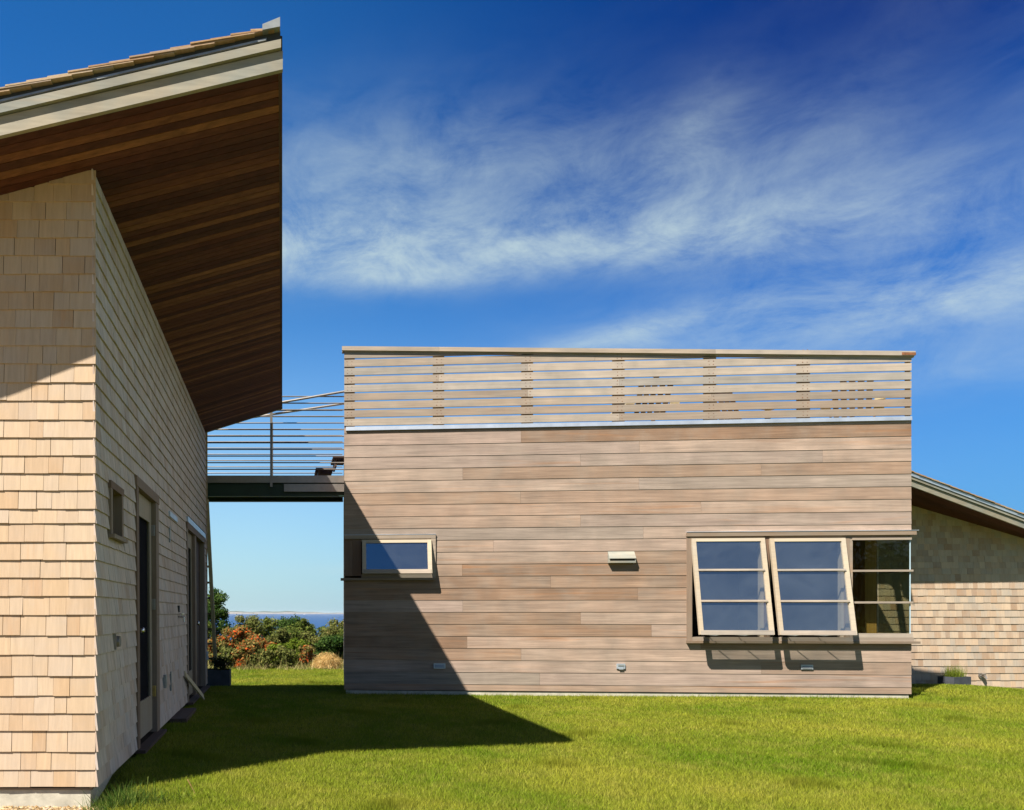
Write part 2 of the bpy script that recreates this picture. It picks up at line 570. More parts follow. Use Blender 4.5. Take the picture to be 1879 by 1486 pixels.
bed = t.math('MULTIPLY', t.maprange(t.math('ADD', sp_.outputs[0], t.math('MULTIPLY', a, .2)), -1.14, -1.08, 1, 0), t.maprange(sp_.outputs[1], 5.5, 5.6, 1, 0))
c = t.mix(bed, c, (0.24, 0.17, 0.09))
M['lawn'] = finish(m, t, c, 0.95, t.bump(b, 0.6, 0.03), 0.1)
me.materials.append(M['lawn'])

# sea, with the far shore on its other side
mb = MB()
mb.poly([(-9300, 60, -14), (9300, 60, -14), (9300, 9800, -14), (-9300, 9800, -14)])
m, t = new_mat('sea_water')
tc = t.n('ShaderNodeTexCoord').outputs['Object']
a = t.noise(t.vmath('MULTIPLY', tc, (0.02, 0.2, 1)), 1.0, 5, 0.6)
c = t.mix(t.maprange(a, 0.3, 0.7), (0.014, 0.056, 0.145), (0.020, 0.072, 0.175))
p = t.n('ShaderNodeBsdfDiffuse')
t.set(p.inputs[0], c)
g = t.n('ShaderNodeBsdfGlossy')
g.inputs['Roughness'].default_value = 0.35
g.inputs[0].default_value = (0.45, 0.6, 0.9, 1)
mx = t.n('ShaderNodeMixShader')
mx.inputs[0].default_value = 0.12
t.set(mx.inputs[1], p.outputs[0]); t.set(mx.inputs[2], g.outputs[0])
o = t.n('ShaderNodeOutputMaterial')
t.set(o.inputs[0], mx.outputs[0])
sea = mb.build('sea', m)
tag(sea, 'blue sea beyond the shrubs', 'sea', None, 'structure')

mb = MB()
N = 260
prof = []
for i in range(N + 1):
    x = -2600 + i * 20.0
    k = max(0.0, min(1.0, (900 - x) / 1500.0))
    h = (36 * k ** 0.6 + 5) * (0.86 + 0.14 * math.sin(x * 0.006 + 1)) + 3 * math.sin(x * 0.021)
    prof.append((x, h))
for (x0, h0), (x1, h1) in zip(prof, prof[1:]):
    s = 0.5 + 0.5 * math.sin(x0 * 0.013) * math.sin(x0 * 0.005 + 2)
    f0, f1 = -14 + (h0 * (0.45 + 0.3 * s)), -14 + (h1 * (0.45 + 0.3 * s))
    mb.poly([(x0, 9000, -14), (x1, 9000, -14), (x1, 9015, -11), (x0, 9015, -11)], (0.95, 0, 0))
    mb.poly([(x0, 9015, -11), (x1, 9015, -11), (x1, 9040, f1), (x0, 9040, f0)], (0.55 + 0.4 * random.random(), 0, 0))
    mb.poly([(x0, 9040, f0), (x1, 9040, f1), (x1, 9120, -14 + h1), (x0, 9120, -14 + h0)], (0.05 + 0.2 * random.random(), 0, 0))
    mb.poly([(x0, 9120, -14 + h0), (x1, 9120, -14 + h1), (x1, 9700, -14.5), (x0, 9700, -14.5)], (0.05, 0, 0))
m, t = new_mat('far_cliff')
tv, ts = tone_nodes(t)
c = t.ramp(ts[0], [(0.0, (0.05, 0.07, 0.04)), (0.35, (0.08, 0.09, 0.05)), (0.55, (0.15, 0.125, 0.095)), (1.0, (0.235, 0.195, 0.15))])
finish(m, t, c, 0.95, None, 0.0)
shore = mb.build('far_shore', m)
tag(shore, 'pale sand cliffs on the far shore across the water', 'cliffs', None, 'structure')

# ================================================================== shingle walls
def shingle_wall(mb, O, U, N, courses, u0, u1, holes=(), top=None, wmin=0.09, wmax=0.2, th=0.013, batter=0.0, bow=0.0):
    """courses: butt heights from the bottom up; O+U*u+N*n+z"""
    O, U, N = Vector(O), Vector(U), Vector(N)

    def P(u, n, z):
        return O + U * u + N * (n - batter * z) + Vector((0, 0, z))
    for k in range(len(courses) - 1):
        z0 = courses[k]
        e = courses[k + 1] - z0
        zt = z0 + e + 0.012
        cuts = [(h[0], h[1]) for h in holes if h[2] < z0 + e * 0.5 < h[3]]
        for s, en in spans_minus(u0, u1, cuts):
            u = s
            while u < en - 1e-4:
                wd = random.uniform(wmin, wmax)
                if en - (u + wd) < wmin * 0.7:
                    wd = en - u
                a, b = u, min(u + wd - random.choice((0.0015, 0.002, 0.004)), en)
                u += wd
                if b - a < 0.01:
                    continue
                za = z0 + random.uniform(-0.002, 0.002)
                zz = zt
                if top is not None:
                    lim = top((a + b) / 2)
                    if za > lim - 0.005:
                        continue
                    zz = min(zt, lim + 0.02)
                # courses stop at openings
                for h in holes:
                    if a < h[1] - 0.001 and b > h[0] + 0.001:
                        if za < h[2] < zz: zz = h[2]
                        if za < h[3] < zz and h[2] < za: za = h[3]
                if zz - za < 0.02:
                    continue
                nb = th + random.uniform(-0.0015, 0.002)
                nt = 0.002
                cup = random.uniform(-0.001, 0.001)
                mb.hexa([P(a, -0.004, za), P(b, -0.004, za), P(b, nb + cup, za), P(a, nb - cup, za),
                         P(a, -0.004, zz), P(b, -0.004, zz), P(b, nt, zz), P(a, nt, zz)], rt())


# ================================================================== THE SHINGLED HOUSE WITH THE BIG OVERHANG
XW = -1.292           # side wall at the ground
YF, YB = 5.30, 13.06  # front wall, back wall
XL = -5.2
house = empty('shingled_house', (XW, YF, 0))
tag(house, 'tall cedar shingled house whose roof overhangs high above the lawn', 'house')
HB = (XW, YF, 0)


def hb(mb, name, mat, parent=house, **k):
    return mb.build(name, M[mat], parent, off=HB, **k)


def soff(x):          # underside of the roof
    return 4.73 + 0.29 * x


butts = [404, 437, 470, 503.5, 536, 569, 602, 635, 668, 702, 735, 770, 803, 836, 868.5, 900, 933.5, 960, 994, 1027, 1060,
         1093.5, 1128, 1165.5, 1201, 1239.5, 1276, 1308, 1340.5, 1378.5, 1412, 1443]
courses = sorted([EYE + (1124 - y) / 1400 * YF for y in butts])
while courses[-1] < 4.45:
    courses.append(courses[-1] + 0.125)


def sw(px, py):       # a picture point on the side wall: distance along the wall and height
    Y = 1400 * 1.305 / (518 - px)
    return Y - YF, EYE + (1124 - py) / 1400 * Y


# openings in the side wall (u along the wall from the front corner, z)
WIN = (0.40, 0.84, 1.83, 2.26)
D1 = (1.43, 2.62, 0.06, 2.48)
D2 = (5.00, 7.36, 0.06, 2.50)
holes = [WIN, D1, D2]
mb = MB()
shingle_wall(mb, (XL, YF, 0), (1, 0, 0), (0, -1, 0), courses, 0.0, XW - XL - 0.001, (), lambda u: soff(XL + u), 0.085, 0.185, 0.012)
hb(mb, 'front_wall', 'shingle')
mb = MB()
shingle_wall(mb, (XW, YF - 0.009, 0), (0, 1, 0), (1, 0, 0), courses, 0.0, YB - YF + 0.02, [(a + .012, b + .012, c, d) for a, b, c, d in holes],
             lambda u: soff(XW), 0.085, 0.185, 0.0165, 0.0065)
hb(mb, 'side_wall', 'shingle_side')
# sheathing, floor, other walls
mb = MB()
for a, b, c, d in rects_minus(0.02, YB - YF, 0.05, 4.36, holes):
    bt = 0.0065
    mb.hexa([(XW - .12 - bt * c, YF + a, c), (XW - .006 - bt * c, YF + a, c), (XW - .006 - bt * c, YF + b, c), (XW - .12 - bt * c, YF + b, c),
             (XW - .12 - bt * d, YF + a, d), (XW - .006 - bt * d, YF + a, d), (XW - .006 - bt * d, YF + b, d), (XW - .12 - bt * d, YF + b, d)])
mb.hexa([(XL, YF + .004, .05), (XW - .05, YF + .004, .05), (XW - .05, YF + .12, .05), (XL, YF + .12, .05),
         (XL, YF + .004, soff(XL)), (XW - .05, YF + .004, soff(XW - .05)), (XW - .05, YF + .12, soff(XW - .05)), (XL, YF + .12, soff(XL))])
mb.hexa([(XL, YB - .12, .05), (XW - .13, YB - .12, .05), (XW - .13, YB - .004, .05), (XL, YB - .004, .05),
         (XL, YB - .12, soff(XL)), (XW - .13, YB - .12, soff(XW)), (XW - .13, YB - .004, soff(XW)), (XL, YB - .004, soff(XL))])
mb.box(XL - .1, XL - .002, YF, YB, 0.05, soff(XL) - .02)
mb.box(XL, XW - .125, YF + .125, YB - .125, 0.03, 0.1)
hb(mb, 'sheathing', 'void')
mb = MB()
mb.box(XL, XW - 0.045, YF + 0.017, YB - 0.03, -0.4, 0.036)
hb(mb, 'foundation', 'concrete')
mb = MB()   # sill board under the lowest course
mb.box(XL, XW - 0.03, YF + 0.009, YF + 0.05, 0.0365, 0.075)
hb(mb, 'sill_board', 'trim')
# back wall shingles (seen edge on past the corner)
mb = MB()
shingle_wall(mb, (XW + 0.012, YB, 0), (-1, 0, 0), (0, 1, 0), courses, 0.0, 1.6, (), lambda u: soff(XW - u), 0.085, 0.185, 0.012)
hb(mb, 'back_wall', 'shingle')

# --- roof
XR0 = -6.2
def yfront(x): return 4.85 + 0.077 * x
def yback(x): return 12.95 - 0.085 * x
roof_core = MB()
def slab(mb, x0, x1, z0, z1, df=0.0, db=0.0, tone=None):
    mb.hexa([(x0, yfront(x0) + df, soff(x0) + z0), (x1, yfront(x1) + df, soff(x1) + z0), (x1, yback(x1) - db, soff(x1) + z0), (x0, yback(x0) - db, soff(x0) + z0),
             (x0, yfront(x0) + df, soff(x0) + z1), (x1, yfront(x1) + df, soff(x1) + z1), (x1, yback(x1) - db, soff(x1) + z1), (x0, yback(x0) - db, soff(x0) + z1)], tone)
slab(roof_core, XR0, -0.03, 0.014, 0.235, 0.03, 0.03)
roof = hb(roof_core, 'roof', 'black')
mb = MB()
nb = 104
for j in range(nb):
    t0, t1 = j / nb, (j + 1) / nb
    tone = (random.random(), random.random(), random.random())
    g = 0.0038
    def yy(x, t): return (yfront(x) + 0.032) * (1 - t) + (yback(x) - 0.032) * t
    x0, x1 = XR0, -0.024
    mb.hexa([(x0, yy(x0, t0) + g, soff(x0) + .001), (x1, yy(x1, t0) + g, soff(x1) + .001), (x1, yy(x1, t1) - g, soff(x1) + .001), (x0, yy(x0, t1) - g, soff(x0) + .001),
             (x0, yy(x0, t0) + g, soff(x0) + .013), (x1, yy(x1, t0) + g, soff(x1) + .013), (x1, yy(x1, t1) - g, soff(x1) + .013), (x0, yy(x0, t1) - g, soff(x0) + .013)], tone)
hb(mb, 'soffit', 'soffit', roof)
def rake(mb, z0, z1, y0, y1, x1=0.0, back=False, tone=None):
    x0 = XR0
    fy = yback if back else yfront
    s = -1 if back else 1
    a, b = (y0, y1) if not back else (-y1, -y0)
    mb.hexa([(x0, fy(x0) + a, soff(x0) + z0), (x1, fy(x1) + a, soff(x1) + z0), (x1, fy(x1) + b, soff(x1) + z0), (x0, fy(x0) + b, soff(x0) + z0),
             (x0, fy(x0) + a, soff(x0) + z1), (x1, fy(x1) + a, soff(x1) + z1), (x1, fy(x1) + b, soff(x1) + z1), (x0, fy(x0) + b, soff(x0) + z1)], tone)
for back in (False, True):
    mb = MB()
    rake(mb, -0.006, 0.112, 0.0, 0.03, 0.003, back)
    hb(mb, 'fascia', 'fascia', roof)
    mb = MB()
    rake(mb, 0.118, 0.172, -0.024, 0.03, -0.008, back)
    hb(mb, 'upper_fascia', 'fascia', roof)
    mb = MB()
    rake(mb, 0.174, 0.236, -0.004, 0.03, -0.012, back)
    hb(mb, 'roof_edge_membrane', 'black', roof)
    mb = MB()
    rake(mb, 0.192, 0.205, -0.016, -0.0045, -0.10, back)
    hb(mb, 'drip_strip', 'zinc', roof)
mb = MB()   # eave board along the high edge
mb.box(-0.023, 0.0, yfront(0) + 0.031, yback(0) - 0.031, soff(0) - 0.006, soff(0) + 0.23)
hb(mb, 'eave_board', 'dark_wood', roof)
# roof shingles in courses, the rake edge stepping
mb = MB()
x = XR0
ex = 0.125
while x < -0.10:
    for lay in range(1):
        x1 = min(x + 0.40, -0.02)
        j = random.uniform(-0.006, 0.006)
        z_lo, z_hi = 0.270, 0.232
        f = -0.036 + j
        tone = (random.random(), random.random(), 0)
        mb.hexa([(x, yfront(x) + f, soff(x) + z_lo - .010), (x1, yfront(x1) + f, soff(x1) + z_hi), (x1, yback(x1) + .03, soff(x1) + z_hi), (x, yback(x) + .03, soff(x) + z_lo - .010),
                 (x, yfront(x) + f, soff(x) + z_lo), (x1, yfront(x1) + f, soff(x1) + z_hi + .006), (x1, yback(x1) + .03, soff(x1) + z_hi + .006), (x, yback(x) + .03, soff(x) + z_lo)], tone)
    x += ex
hb(mb, 'roof_shingles', 'roof_shingle', roof)
mb = MB()   # metal cap on the high edge
for (xa, xb) in ((-0.125, -0.014),):
    mb.hexa([(xa, yfront(xa) - .05, soff(xa) + .236), (xb, yfront(xb) - .05, soff(xb) + .232), (xb, yback(xb) + .04, soff(xb) + .232), (xa, yback(xa) + .04, soff(xa) + .236),
             (xa, yfront(xa) - .05, soff(xa) + .272), (xb, yfront(xb) - .05, soff(xb) + .292), (xb, yback(xb) + .04, soff(xb) + .292), (xa, yback(xa) + .04, soff(xa) + .272)])
hb(mb, 'ridge_cap', 'zinc', roof)

# --- openings of the side wall
def X(z): return XW - 0.0065 * z
def wbox(mb, u0, u1, z0, z1, n0, n1, tone=None):     # box on the side wall: along, up, out
    z = (z0 + z1) / 2
    mb.hexa([(X(z0) + n0, YF + u0, z0), (X(z0) + n1, YF + u0, z0), (X(z0) + n1, YF + u1, z0), (X(z0) + n0, YF + u1, z0),
             (X(z1) + n0, YF + u0, z1), (X(z1) + n1, YF + u0, z1), (X(z1) + n1, YF + u1, z1), (X(z1) + n0, YF + u1, z1)], tone)

# little window
u0, u1, z0, z1 = WIN
mb = MB(); c = 0.055
wbox(mb, u0, u0 + c, z0 + .03, z1 - c, -.11, .028); wbox(mb, u1 - c, u1, z0 + .03, z1 - c, -.11, .028)
wbox(mb, u0 - .01, u1 + .01, z1 - c + .0005, z1, -.11, .032)
win = hb(mb, 'window', 'trim_up')
mb = MB(); wbox(mb, u0 - .01, u1 + .04, z0, z0 + .03, -.11, .055); hb(mb, 'sill', 'trim_up', win)
mb = MB()
wbox(mb, u0 + c + .002, u0 + c + .04, z0 + .032, z1 - c - .002, -.095, -.06); wbox(mb, u1 - c - .04, u1 - c - .002, z0 + .032, z1 - c - .002, -.095, -.06)
wbox(mb, u0 + c + .041, u1 - c - .041, z1 - c - .04, z1 - c - .002, -.095, -.06); wbox(mb, u0 + c + .041, u1 - c - .041, z0 + .032, z0 + .07, -.095, -.06)
hb(mb, 'window_frame', 'door_wood', win)
mb = MB(); wbox(mb, u0 + c + .04, u1 - c - .04, z0 + .07, z1 - c - .04, -.082, -.076); hb(mb, 'pane', 'glass_dark', win)

def door(u0, u1, z0, z1, du0, du1, jr):
    """casing of an opening and one glazed door leaf from du0 to du1; jr = width of the far casing"""
    mb = MB()
    c = 0.10
    wbox(mb, u0, u0 + c, z0, z1 - .09, -.11, .024)
    wbox(mb, u1 - jr, u1, z0, z1 - .09, -.11, .024)
    wbox(mb, u0 - .012, u1 + .012, z1 - .0895, z1, -.11, .03)
    hb(mb, 'door_casing', 'trim_up')
    mb = MB()
    a, b, lo, hi = du0 + .004, du1 - .004, z0 + .035, z1 - .094
    st, tr, br = .095, .20, .33
    wbox(mb, a, a + .02, lo, hi, -.07, -.025); wbox(mb, b - st * 1.35, b, lo, hi, -.07, -.025)
    wbox(mb, a + .0205, b - st * 1.35 - .0005, hi - tr, hi, -.07, -.025); wbox(mb, a + .0205, b - st * 1.35 - .0005, lo, lo + br, -.07, -.025)
    dr = hb(mb, 'door', 'door_wood')
    mb = MB()
    g0, g1, gl, gh = a + .021, b - st * 1.35 - .001, lo + br + .0005, hi - tr - .0005
    wbox(mb, g0, g0 + .018, gl, gh, -.03, -.016); wbox(mb, g1 - .018, g1, gl, gh, -.03, -.016)
    wbox(mb, g0 + .0185, g1 - .0185, gl, gl + .018, -.03, -.016); wbox(mb, g0 + .0185, g1 - .0185, gh - .018, gh, -.03, -.016)
    hb(mb, 'glazing_bead', 'door_wood', dr)
    mb = MB(); wbox(mb, g0 + .002, g1 - .002, gl + .002, gh - .002, -.052, -.046); hb(mb, 'screen', 'screen', dr)
    return dr

dr1 = door(*D1, D1[0] + .10, D1[1] - .17, .17)
for zc in (2.05, 1.30, .42):
    mb = MB(); wbox(mb, D1[1] - .178, D1[1] - .155, zc, zc + .11, -.024, .004); mb.tube([(X(zc) + .006, YF + D1[1] - .168, zc), (X(zc) + .006, YF + D1[1] - .168, zc + .11)], .007)
    hb(mb, 'hinge', 'brass' if zc < 1 else 'steel', dr1)
mb = MB()
pz = 1.11; yy0 = YF + D1[0] + .135
mb.tube([(X(pz) - .03, yy0, pz), (X(pz) + .028, yy0, pz)], [.012, .011]); mb.tube([(X(pz) + .02, yy0, pz), (X(pz) + .03, yy0, pz), (X(pz) + .052, yy0, pz), (X(pz) + .06, yy0, pz)], [.012, .028, .028, .015], 12)
mb.tube([(X(pz) - .026, yy0, pz), (X(pz) - .018, yy0, pz)], [.03, .03], 12)
hb(mb, 'door_knob', 'chrome', dr1, smooth=True)
mb = MB(); wbox(mb, D1[0] - .02, D1[1] + .03, .03, .059, -.1, .09); hb(mb, 'threshold', 'dark_wood')

dr2 = door(*D2, D2[0] + .10, D2[0] + .92, .12)
mb = MB(); wbox(mb, D2[0] + .925, D2[0] + 1.12, D2[2] + .001, D2[3] - .092, -.105, .02); hb(mb, 'mullion', 'trim_up')
mb = MB()
uu = D2[0] + 1.125
for k in range(7):
    wbox(mb, uu + k * .157, uu + (k + 1) * .157 - .004, D2[2] + .03, D2[3] - .094, -.09, -.05)
dr3 = hb(mb, 'door', 'dark_wood')
dr3['label'] = 'dark boarded door leaf'
mb = MB()
yy0 = YF + D2[0] + 1.19
mb.tube([(X(pz) - .05, yy0, pz), (X(pz) + .02, yy0, pz)], [.011, .011]); mb.tube([(X(pz) + .012, yy0, pz), (X(pz) + .022, yy0, pz), (X(pz) + .045, yy0, pz), (X(pz) + .052, yy0, pz)], [.012, .03, .03, .015], 12)
hb(mb, 'door_knob', 'chrome', dr3, smooth=True)
mb = MB(); wbox(mb, D2[0] - .02, D2[1] + .03, .03, .059, -.1, .09); hb(mb, 'threshold', 'dark_wood')
mb = MB(); wbox(mb, D2[0] + .02, D2[1] + .02, D2[3] + .001, D2[3] + .075, .012, .035); hb(mb, 'door_flashing', 'metal')
mb = MB(); a_, b_ = sw(308, 948), sw(322, 948); wbox(mb, a_[0], b_[0], 2.37, 2.43, .008, .03); hb(mb, 'wall_flashing', 'metal')
# small fittings
mb = MB(); a_ = sw(207, 1177); yc = YF + a_[0]
wbox(mb, a_[0] - .05, a_[0] - .03, a_[1] - .06, a_[1] + .06, .0, .03)
mb.tube([(X(a_[1]) + .01, yc + .03, a_[1]), (X(a_[1]) + .045, yc + .03, a_[1])], [.045, .042], 14)
hb(mb, 'outlet_cover', 'steel')
mb = MB(); a_ = sw(325, 1132); yc = YF + a_[0]; zc = a_[1]
mb.tube([(X(zc), yc, zc), (X(zc) + .09, yc, zc)], .014); mb.tube([(X(zc) + .075, yc, zc + .01), (X(zc) + .085, yc, zc - .06)], .013); mb.tube([(X(zc) + .055, yc, zc), (X(zc) + .055, yc, zc + .035)], .008)
mb.tube([(X(zc) + .055, yc, zc + .035), (X(zc) + .055, yc, zc + .045)], [.03, .03], 10)
hb(mb, 'faucet', 'chrome')
mb = MB(); a_ = sw(324, 1117); wbox(mb, a_[0], a_[0] + .06, a_[1] - .04, a_[1] + .04, .006, .03); hb(mb, 'doorbell', 'black')
mb = MB(); a_ = sw(297, 1250); wbox(mb, a_[0] - .05, a_[0] + .05, a_[1] - .07, a_[1] + .07, .006, .04); hb(mb, 'electric_socket', 'zinc')
mb = MB(); a_ = sw(309, 1248); wbox(mb, a_[0] - .02, a_[0] + .02, a_[1] - .12, a_[1] + .1, .008, .026); hb(mb, 'conduit', 'zinc')
mb = MB(); a_ = sw(309, 979); wbox(mb, a_[0] - .015, a_[0] + .02, a_[1] - .1, a_[1] + .08, .008, .024); hb(mb, 'wall_bracket', 'zinc')
mb = MB(); a_ = sw(376.5, 1203); wbox(mb, a_[0] - .05, a_[0] + .05, a_[1] - .07, a_[1] + .07, .012, .04); hb(mb, 'electric_socket', 'metal')

# a board leaning on the wall by the doors, and a block of wood on the ground
p0 = Vector((X(.5) + .03, YF + sw(335, 1240)[0], sw(335, 1240)[1])); p1 = at(351, 1272, 11.0)
mb = MB(); mb.bar(Vector((XW + .02, 9.95, .47)), Vector((XW + .16, 10.95, .055)), .09, .022, None, (1, 0, .3))
o = mb.build('leaning_board', M['plank'], None)
tag(o, 'short pale board leaning on the house beside the far doors', 'board')
mb = MB(); mb.hexa([(XW + .0, 8.75, -.02), (XW + .2, 8.75, -.02), (XW + .2, 9.75, -.02), (XW + .0, 9.75, -.02),
                    (XW + .0, 8.75, .05), (XW + .19, 8.75, .055), (XW + .19, 9.75, .055), (XW + .0, 9.75, .05)])
mb.box(XW + .03, XW + .15, 8.9, 9.0, -.05, -.02)
o = mb.build('timber_step', M['dark_wood'], None)
tag(o, 'low dark timber step at the foot of the shaded shingle wall', 'step')

# ================================================================== THE CLAPBOARD BUILDING
YBL = 11.9
XBL = (631.5 - 518) / 1400 * YBL
YBR = 11.25
XBR = (1671.5 - 518) / 1400 * YBR
BA = math.atan2(YBL - YBR, XBR - XBL)
W = math.hypot(XBR - XBL, YBL - YBR)
box_root = empty('clapboard_building', (XBL, YBL, 0), -BA)
tag(box_root, 'flat roofed cedar clapboard building with two tilted open window sashes', 'building')
bU = Vector((math.cos(BA), -math.sin(BA), 0))
bN = Vector((math.sin(BA), math.cos(BA), 0))      # into the building
bO = Vector((XBL, YBL, 0))


def bx(px, py, d=0.0):
    """picture point on the front plane, d metres in front of it: (u, z) in the building's own frame"""
    r = Vector(((px - 518) / 1400, 1.0, (1124 - py) / 1400))
    e = Vector((0, 0, EYE))
    k = ((bO - e).dot(bN) - d) / r.dot(bN)
    p = e + r * k
    return (p - bO).dot(bU), p.z


def bb(mb, name, mat, parent=box_root, **k):
    return mb.build(name, M[mat], parent, **k)


def zl(y):            # height from the picture row at the left edge
    return EYE + (1124 - y) / 1400 * YBL


rows = [zl(795.9 + 21.8 * k) for k in range(22)] 
rows = [zl(786)] + rows
ZB = zl(1265)
rows = [z for z in rows if z > ZB + .03] + [ZB]
# openings: small window and corner window
sx0, sz0 = bx(631.5, 1061)
sx1, sz1 = bx(799, 981)
SMALL = (0.0, sx1, sz0, sz1)
cx0, cz0 = bx(1259, 1176)
_, cz1 = bx(1400, 976)
CORN = (cx0, W + .02, cz0, cz1)
bholes = [SMALL, CORN]
joints = {0: [1065], 1: [956], 2: [1173], 3: [1065, 1509], 4: [849, 1396], 5: [1172], 6: [955], 7: [1286], 8: [1065], 9: [1180], 10: [905], 11: [1130],
          12: [848], 13: [1010], 14: [1170], 15: [849], 16: [1065], 17: [1195], 18: [857, 1285], 19: [956], 20: [1396], 21: [990]}
mb = MB()
for k, (zt_, zb_) in enumerate(zip(rows, rows[1:])):
    cuts = [(h[0], h[1]) for h in bholes if h[2] < (zt_ + zb_) / 2 < h[3]]
    js = [0.0] + [bx(j, 1124)[0] for j in joints.get(k, [])] + [W]
    for a, b in zip(js, js[1:]):
        tone = rt()
        for s, e, lo, hi in rects_minus(a + (.0 if a == 0 else .0012), b - (.0012 if b < W else 0), zb_, zt_, bholes):
            fl, fh = [-.0125 + .006 * (q - zb_) / (zt_ - zb_) for q in (lo, hi)]
            up = .004 if hi > zt_ - 1e-5 else 0
            mb.hexa([(s, fl, lo), (e, fl, lo), (e, 0, lo), (s, 0, lo), (s, fh, hi + up), (e, fh, hi + up), (e, 0, hi + up), (s, 0, hi + up)], tone)
bb(mb, 'clapboard_wall', 'clap')
# other walls of the building
DEP = 4.8
ZT = zl(789)
SIDE = (0.06, 0.70, cz0, cz1)
def side_boards(u_is, holes_):
    mb = MB()
    for zt_, zb_ in zip(rows, rows[1:]):
        cuts = [(h[0], h[1]) for h in holes_ if h[2] < (zt_ + zb_) / 2 < h[3]]
        for s, e in spans_minus(0.0, DEP, cuts):
            lo, hi = zb_, zt_
            for h in holes_:
                if s < h[1] and e > h[0]:
                    if lo < h[2] < hi: hi = h[2]
                    if lo < h[3] < hi: lo = h[3]
            if u_is == 'l':
                mb.hexa([(.0005, s + .001, lo), (.012, s + .001, lo), (.012, e, lo), (.0005, e, lo), (.006, s + .001, hi + .004), (.012, s + .001, hi + .004), (.012, e, hi + .004), (.006, e, hi + .004)])
            else:
                mb.hexa([(W - .012, s + .001, lo), (W - .0005, s + .001, lo), (W - .0005, e, lo), (W - .012, e, lo), (W - .012, s + .001, hi + .004), (W - .006, s + .001, hi + .004), (W - .006, e, hi + .004), (W - .012, e, hi + .004)])
    return mb
bb(side_boards('l', []), 'end_wall', 'clap')
bb(side_boards('r', [(0.0, 0.70, cz0, cz1)]), 'end_wall', 'clap')
mb = MB()
for a, b, c, d in rects_minus(.013, W - .013, ZB, ZT, bholes):
    mb.box(a, b, .0015, .10, c, d)
for a, b, c, d in rects_minus(.105, DEP - .1, ZB, ZT, [(0.0, .70, cz0, cz1)]):
    mb.box(W - .10, W - .0135, a, b, c, d)
mb.box(.0135, .10, .105, DEP - .1, ZB, ZT)
mb.box(.0, W, DEP - .098, DEP, ZB, ZT)
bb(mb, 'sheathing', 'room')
mb = MB()
mb.box(.102, W - .102, .102, DEP - .1, ZB + .02, ZB + .1)
bb(mb, 'room_floor', 'door_wood')
mb = MB()
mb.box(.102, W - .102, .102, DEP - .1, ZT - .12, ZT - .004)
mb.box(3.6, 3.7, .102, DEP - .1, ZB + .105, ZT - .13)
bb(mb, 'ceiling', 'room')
mb = MB()
for k in range(38):
    mb.box(.02, W - .03, .02 + k * .124, .02 + k * .124 + .118, ZT + .001, ZT + .03)
bb(mb, 'roof_deck', 'trim')
mb = MB()
mb.box(.03, W - .03, .004, DEP - .05, -.35, ZB - .012)
bb(mb, 'foundation', 'concrete')

# --- slatted screen along the roof edge, cap sloping down to the right
zcl = bx(628, 637)[1]
zcr = bx(1672, 646)[1]
def zcap(u): return zcl + (zcr - zcl) * u / W
cap_t = .075
posts = [bx(p, 720)[0] for p in (641, 805, 968, 1136, 1304, 1476, 1662)]
gaps = [zl(657.9 + 15.47 * k) for k in range(9)]
sl_h = (15.47 - 2.6) / 1400 * YBL
tops = [gaps[0] + .15] + [g - (2.7 / 1400 * YBL) for g in gaps]
sl = MB()
flash_u = bx(634.5, 786)[0]
zf = bx(634.5, 786)[1]
sbreaks = {0: [], 1: [], 2: [2], 3: [1], 4: [3], 5: [2], 6: [4], 7: [], 8: [3]}
sp_boards = []
for k in range(9):
    top = tops[k]
    bot = gaps[k] if k < 9 else zf - .02
    br = [0.0] + [posts[i] for i in sbreaks.get(k, [])] + [W]
    for a, b in zip(br, br[1:]):
        ta, tb = min(top, zcap(a) - cap_t + .01), min(top, zcap(b) - cap_t + .01)
        if ta - bot < .01:
            continue
        tone = rt()
        if tb - bot < .004:                      # this board runs out under the cap
            b = a + (b - a) * (ta - bot) / max(ta - tb, 1e-4) * .985
            tb = bot + .004
        # split where the cap begins to cut the board
        pts = [(a, ta)]
        if ta >= top - 1e-6 and tb < top - 1e-4:
            uc = (zcl - cap_t + .01 - top) / (zcl - zcr) * W
            pts.append((uc, top))
        pts.append((b, tb))
        for (ua, za), (ub, zb2) in zip(pts, pts[1:]):
            g = .0012
            jit = random.uniform(-.0015, .0015)
            sl.hexa([(ua + g, -.014 + jit, bot), (ub - g, -.014 + jit, bot), (ub - g, .008, bot), (ua + g, .008, bot),
                     (ua + g, -.014 + jit, za), (ub - g, -.014 + jit, zb2), (ub - g, .008, zb2), (ua + g, .008, za)], tone)
screen = bb(sl, 'slat_screen', 'slat')
for p in posts:
    mb = MB()
    wd = .085
    a, b = max(p - wd, .002), min(p + wd, W - .002)
    if p > W - .3: a = W - .05
    mb.box(a, b, .0085, .055, ZT - .05, zcap((a + b) / 2) - cap_t - .01)
    bb(mb, 'screen_post', 'trim_up', screen)
mb = MB()     # rusty nail heads, two on each board at each post
for p in posts[:-1]:
    for k in range(1, 10):
        for dz in (.035, .085):
            for du in (-.03, .035):
                zc = gaps[k - 1] - .03 - dz + .012
                u = p + du + random.uniform(-.006, .006)
                if u < .02 or zc < zf + .05: continue
                mb.tube([(u, -.0138, zc), (u, -.0168, zc)], random.uniform(.004, .0075), 6)
tag(bb(mb, 'nail_heads', 'rust', screen), kind='stuff')
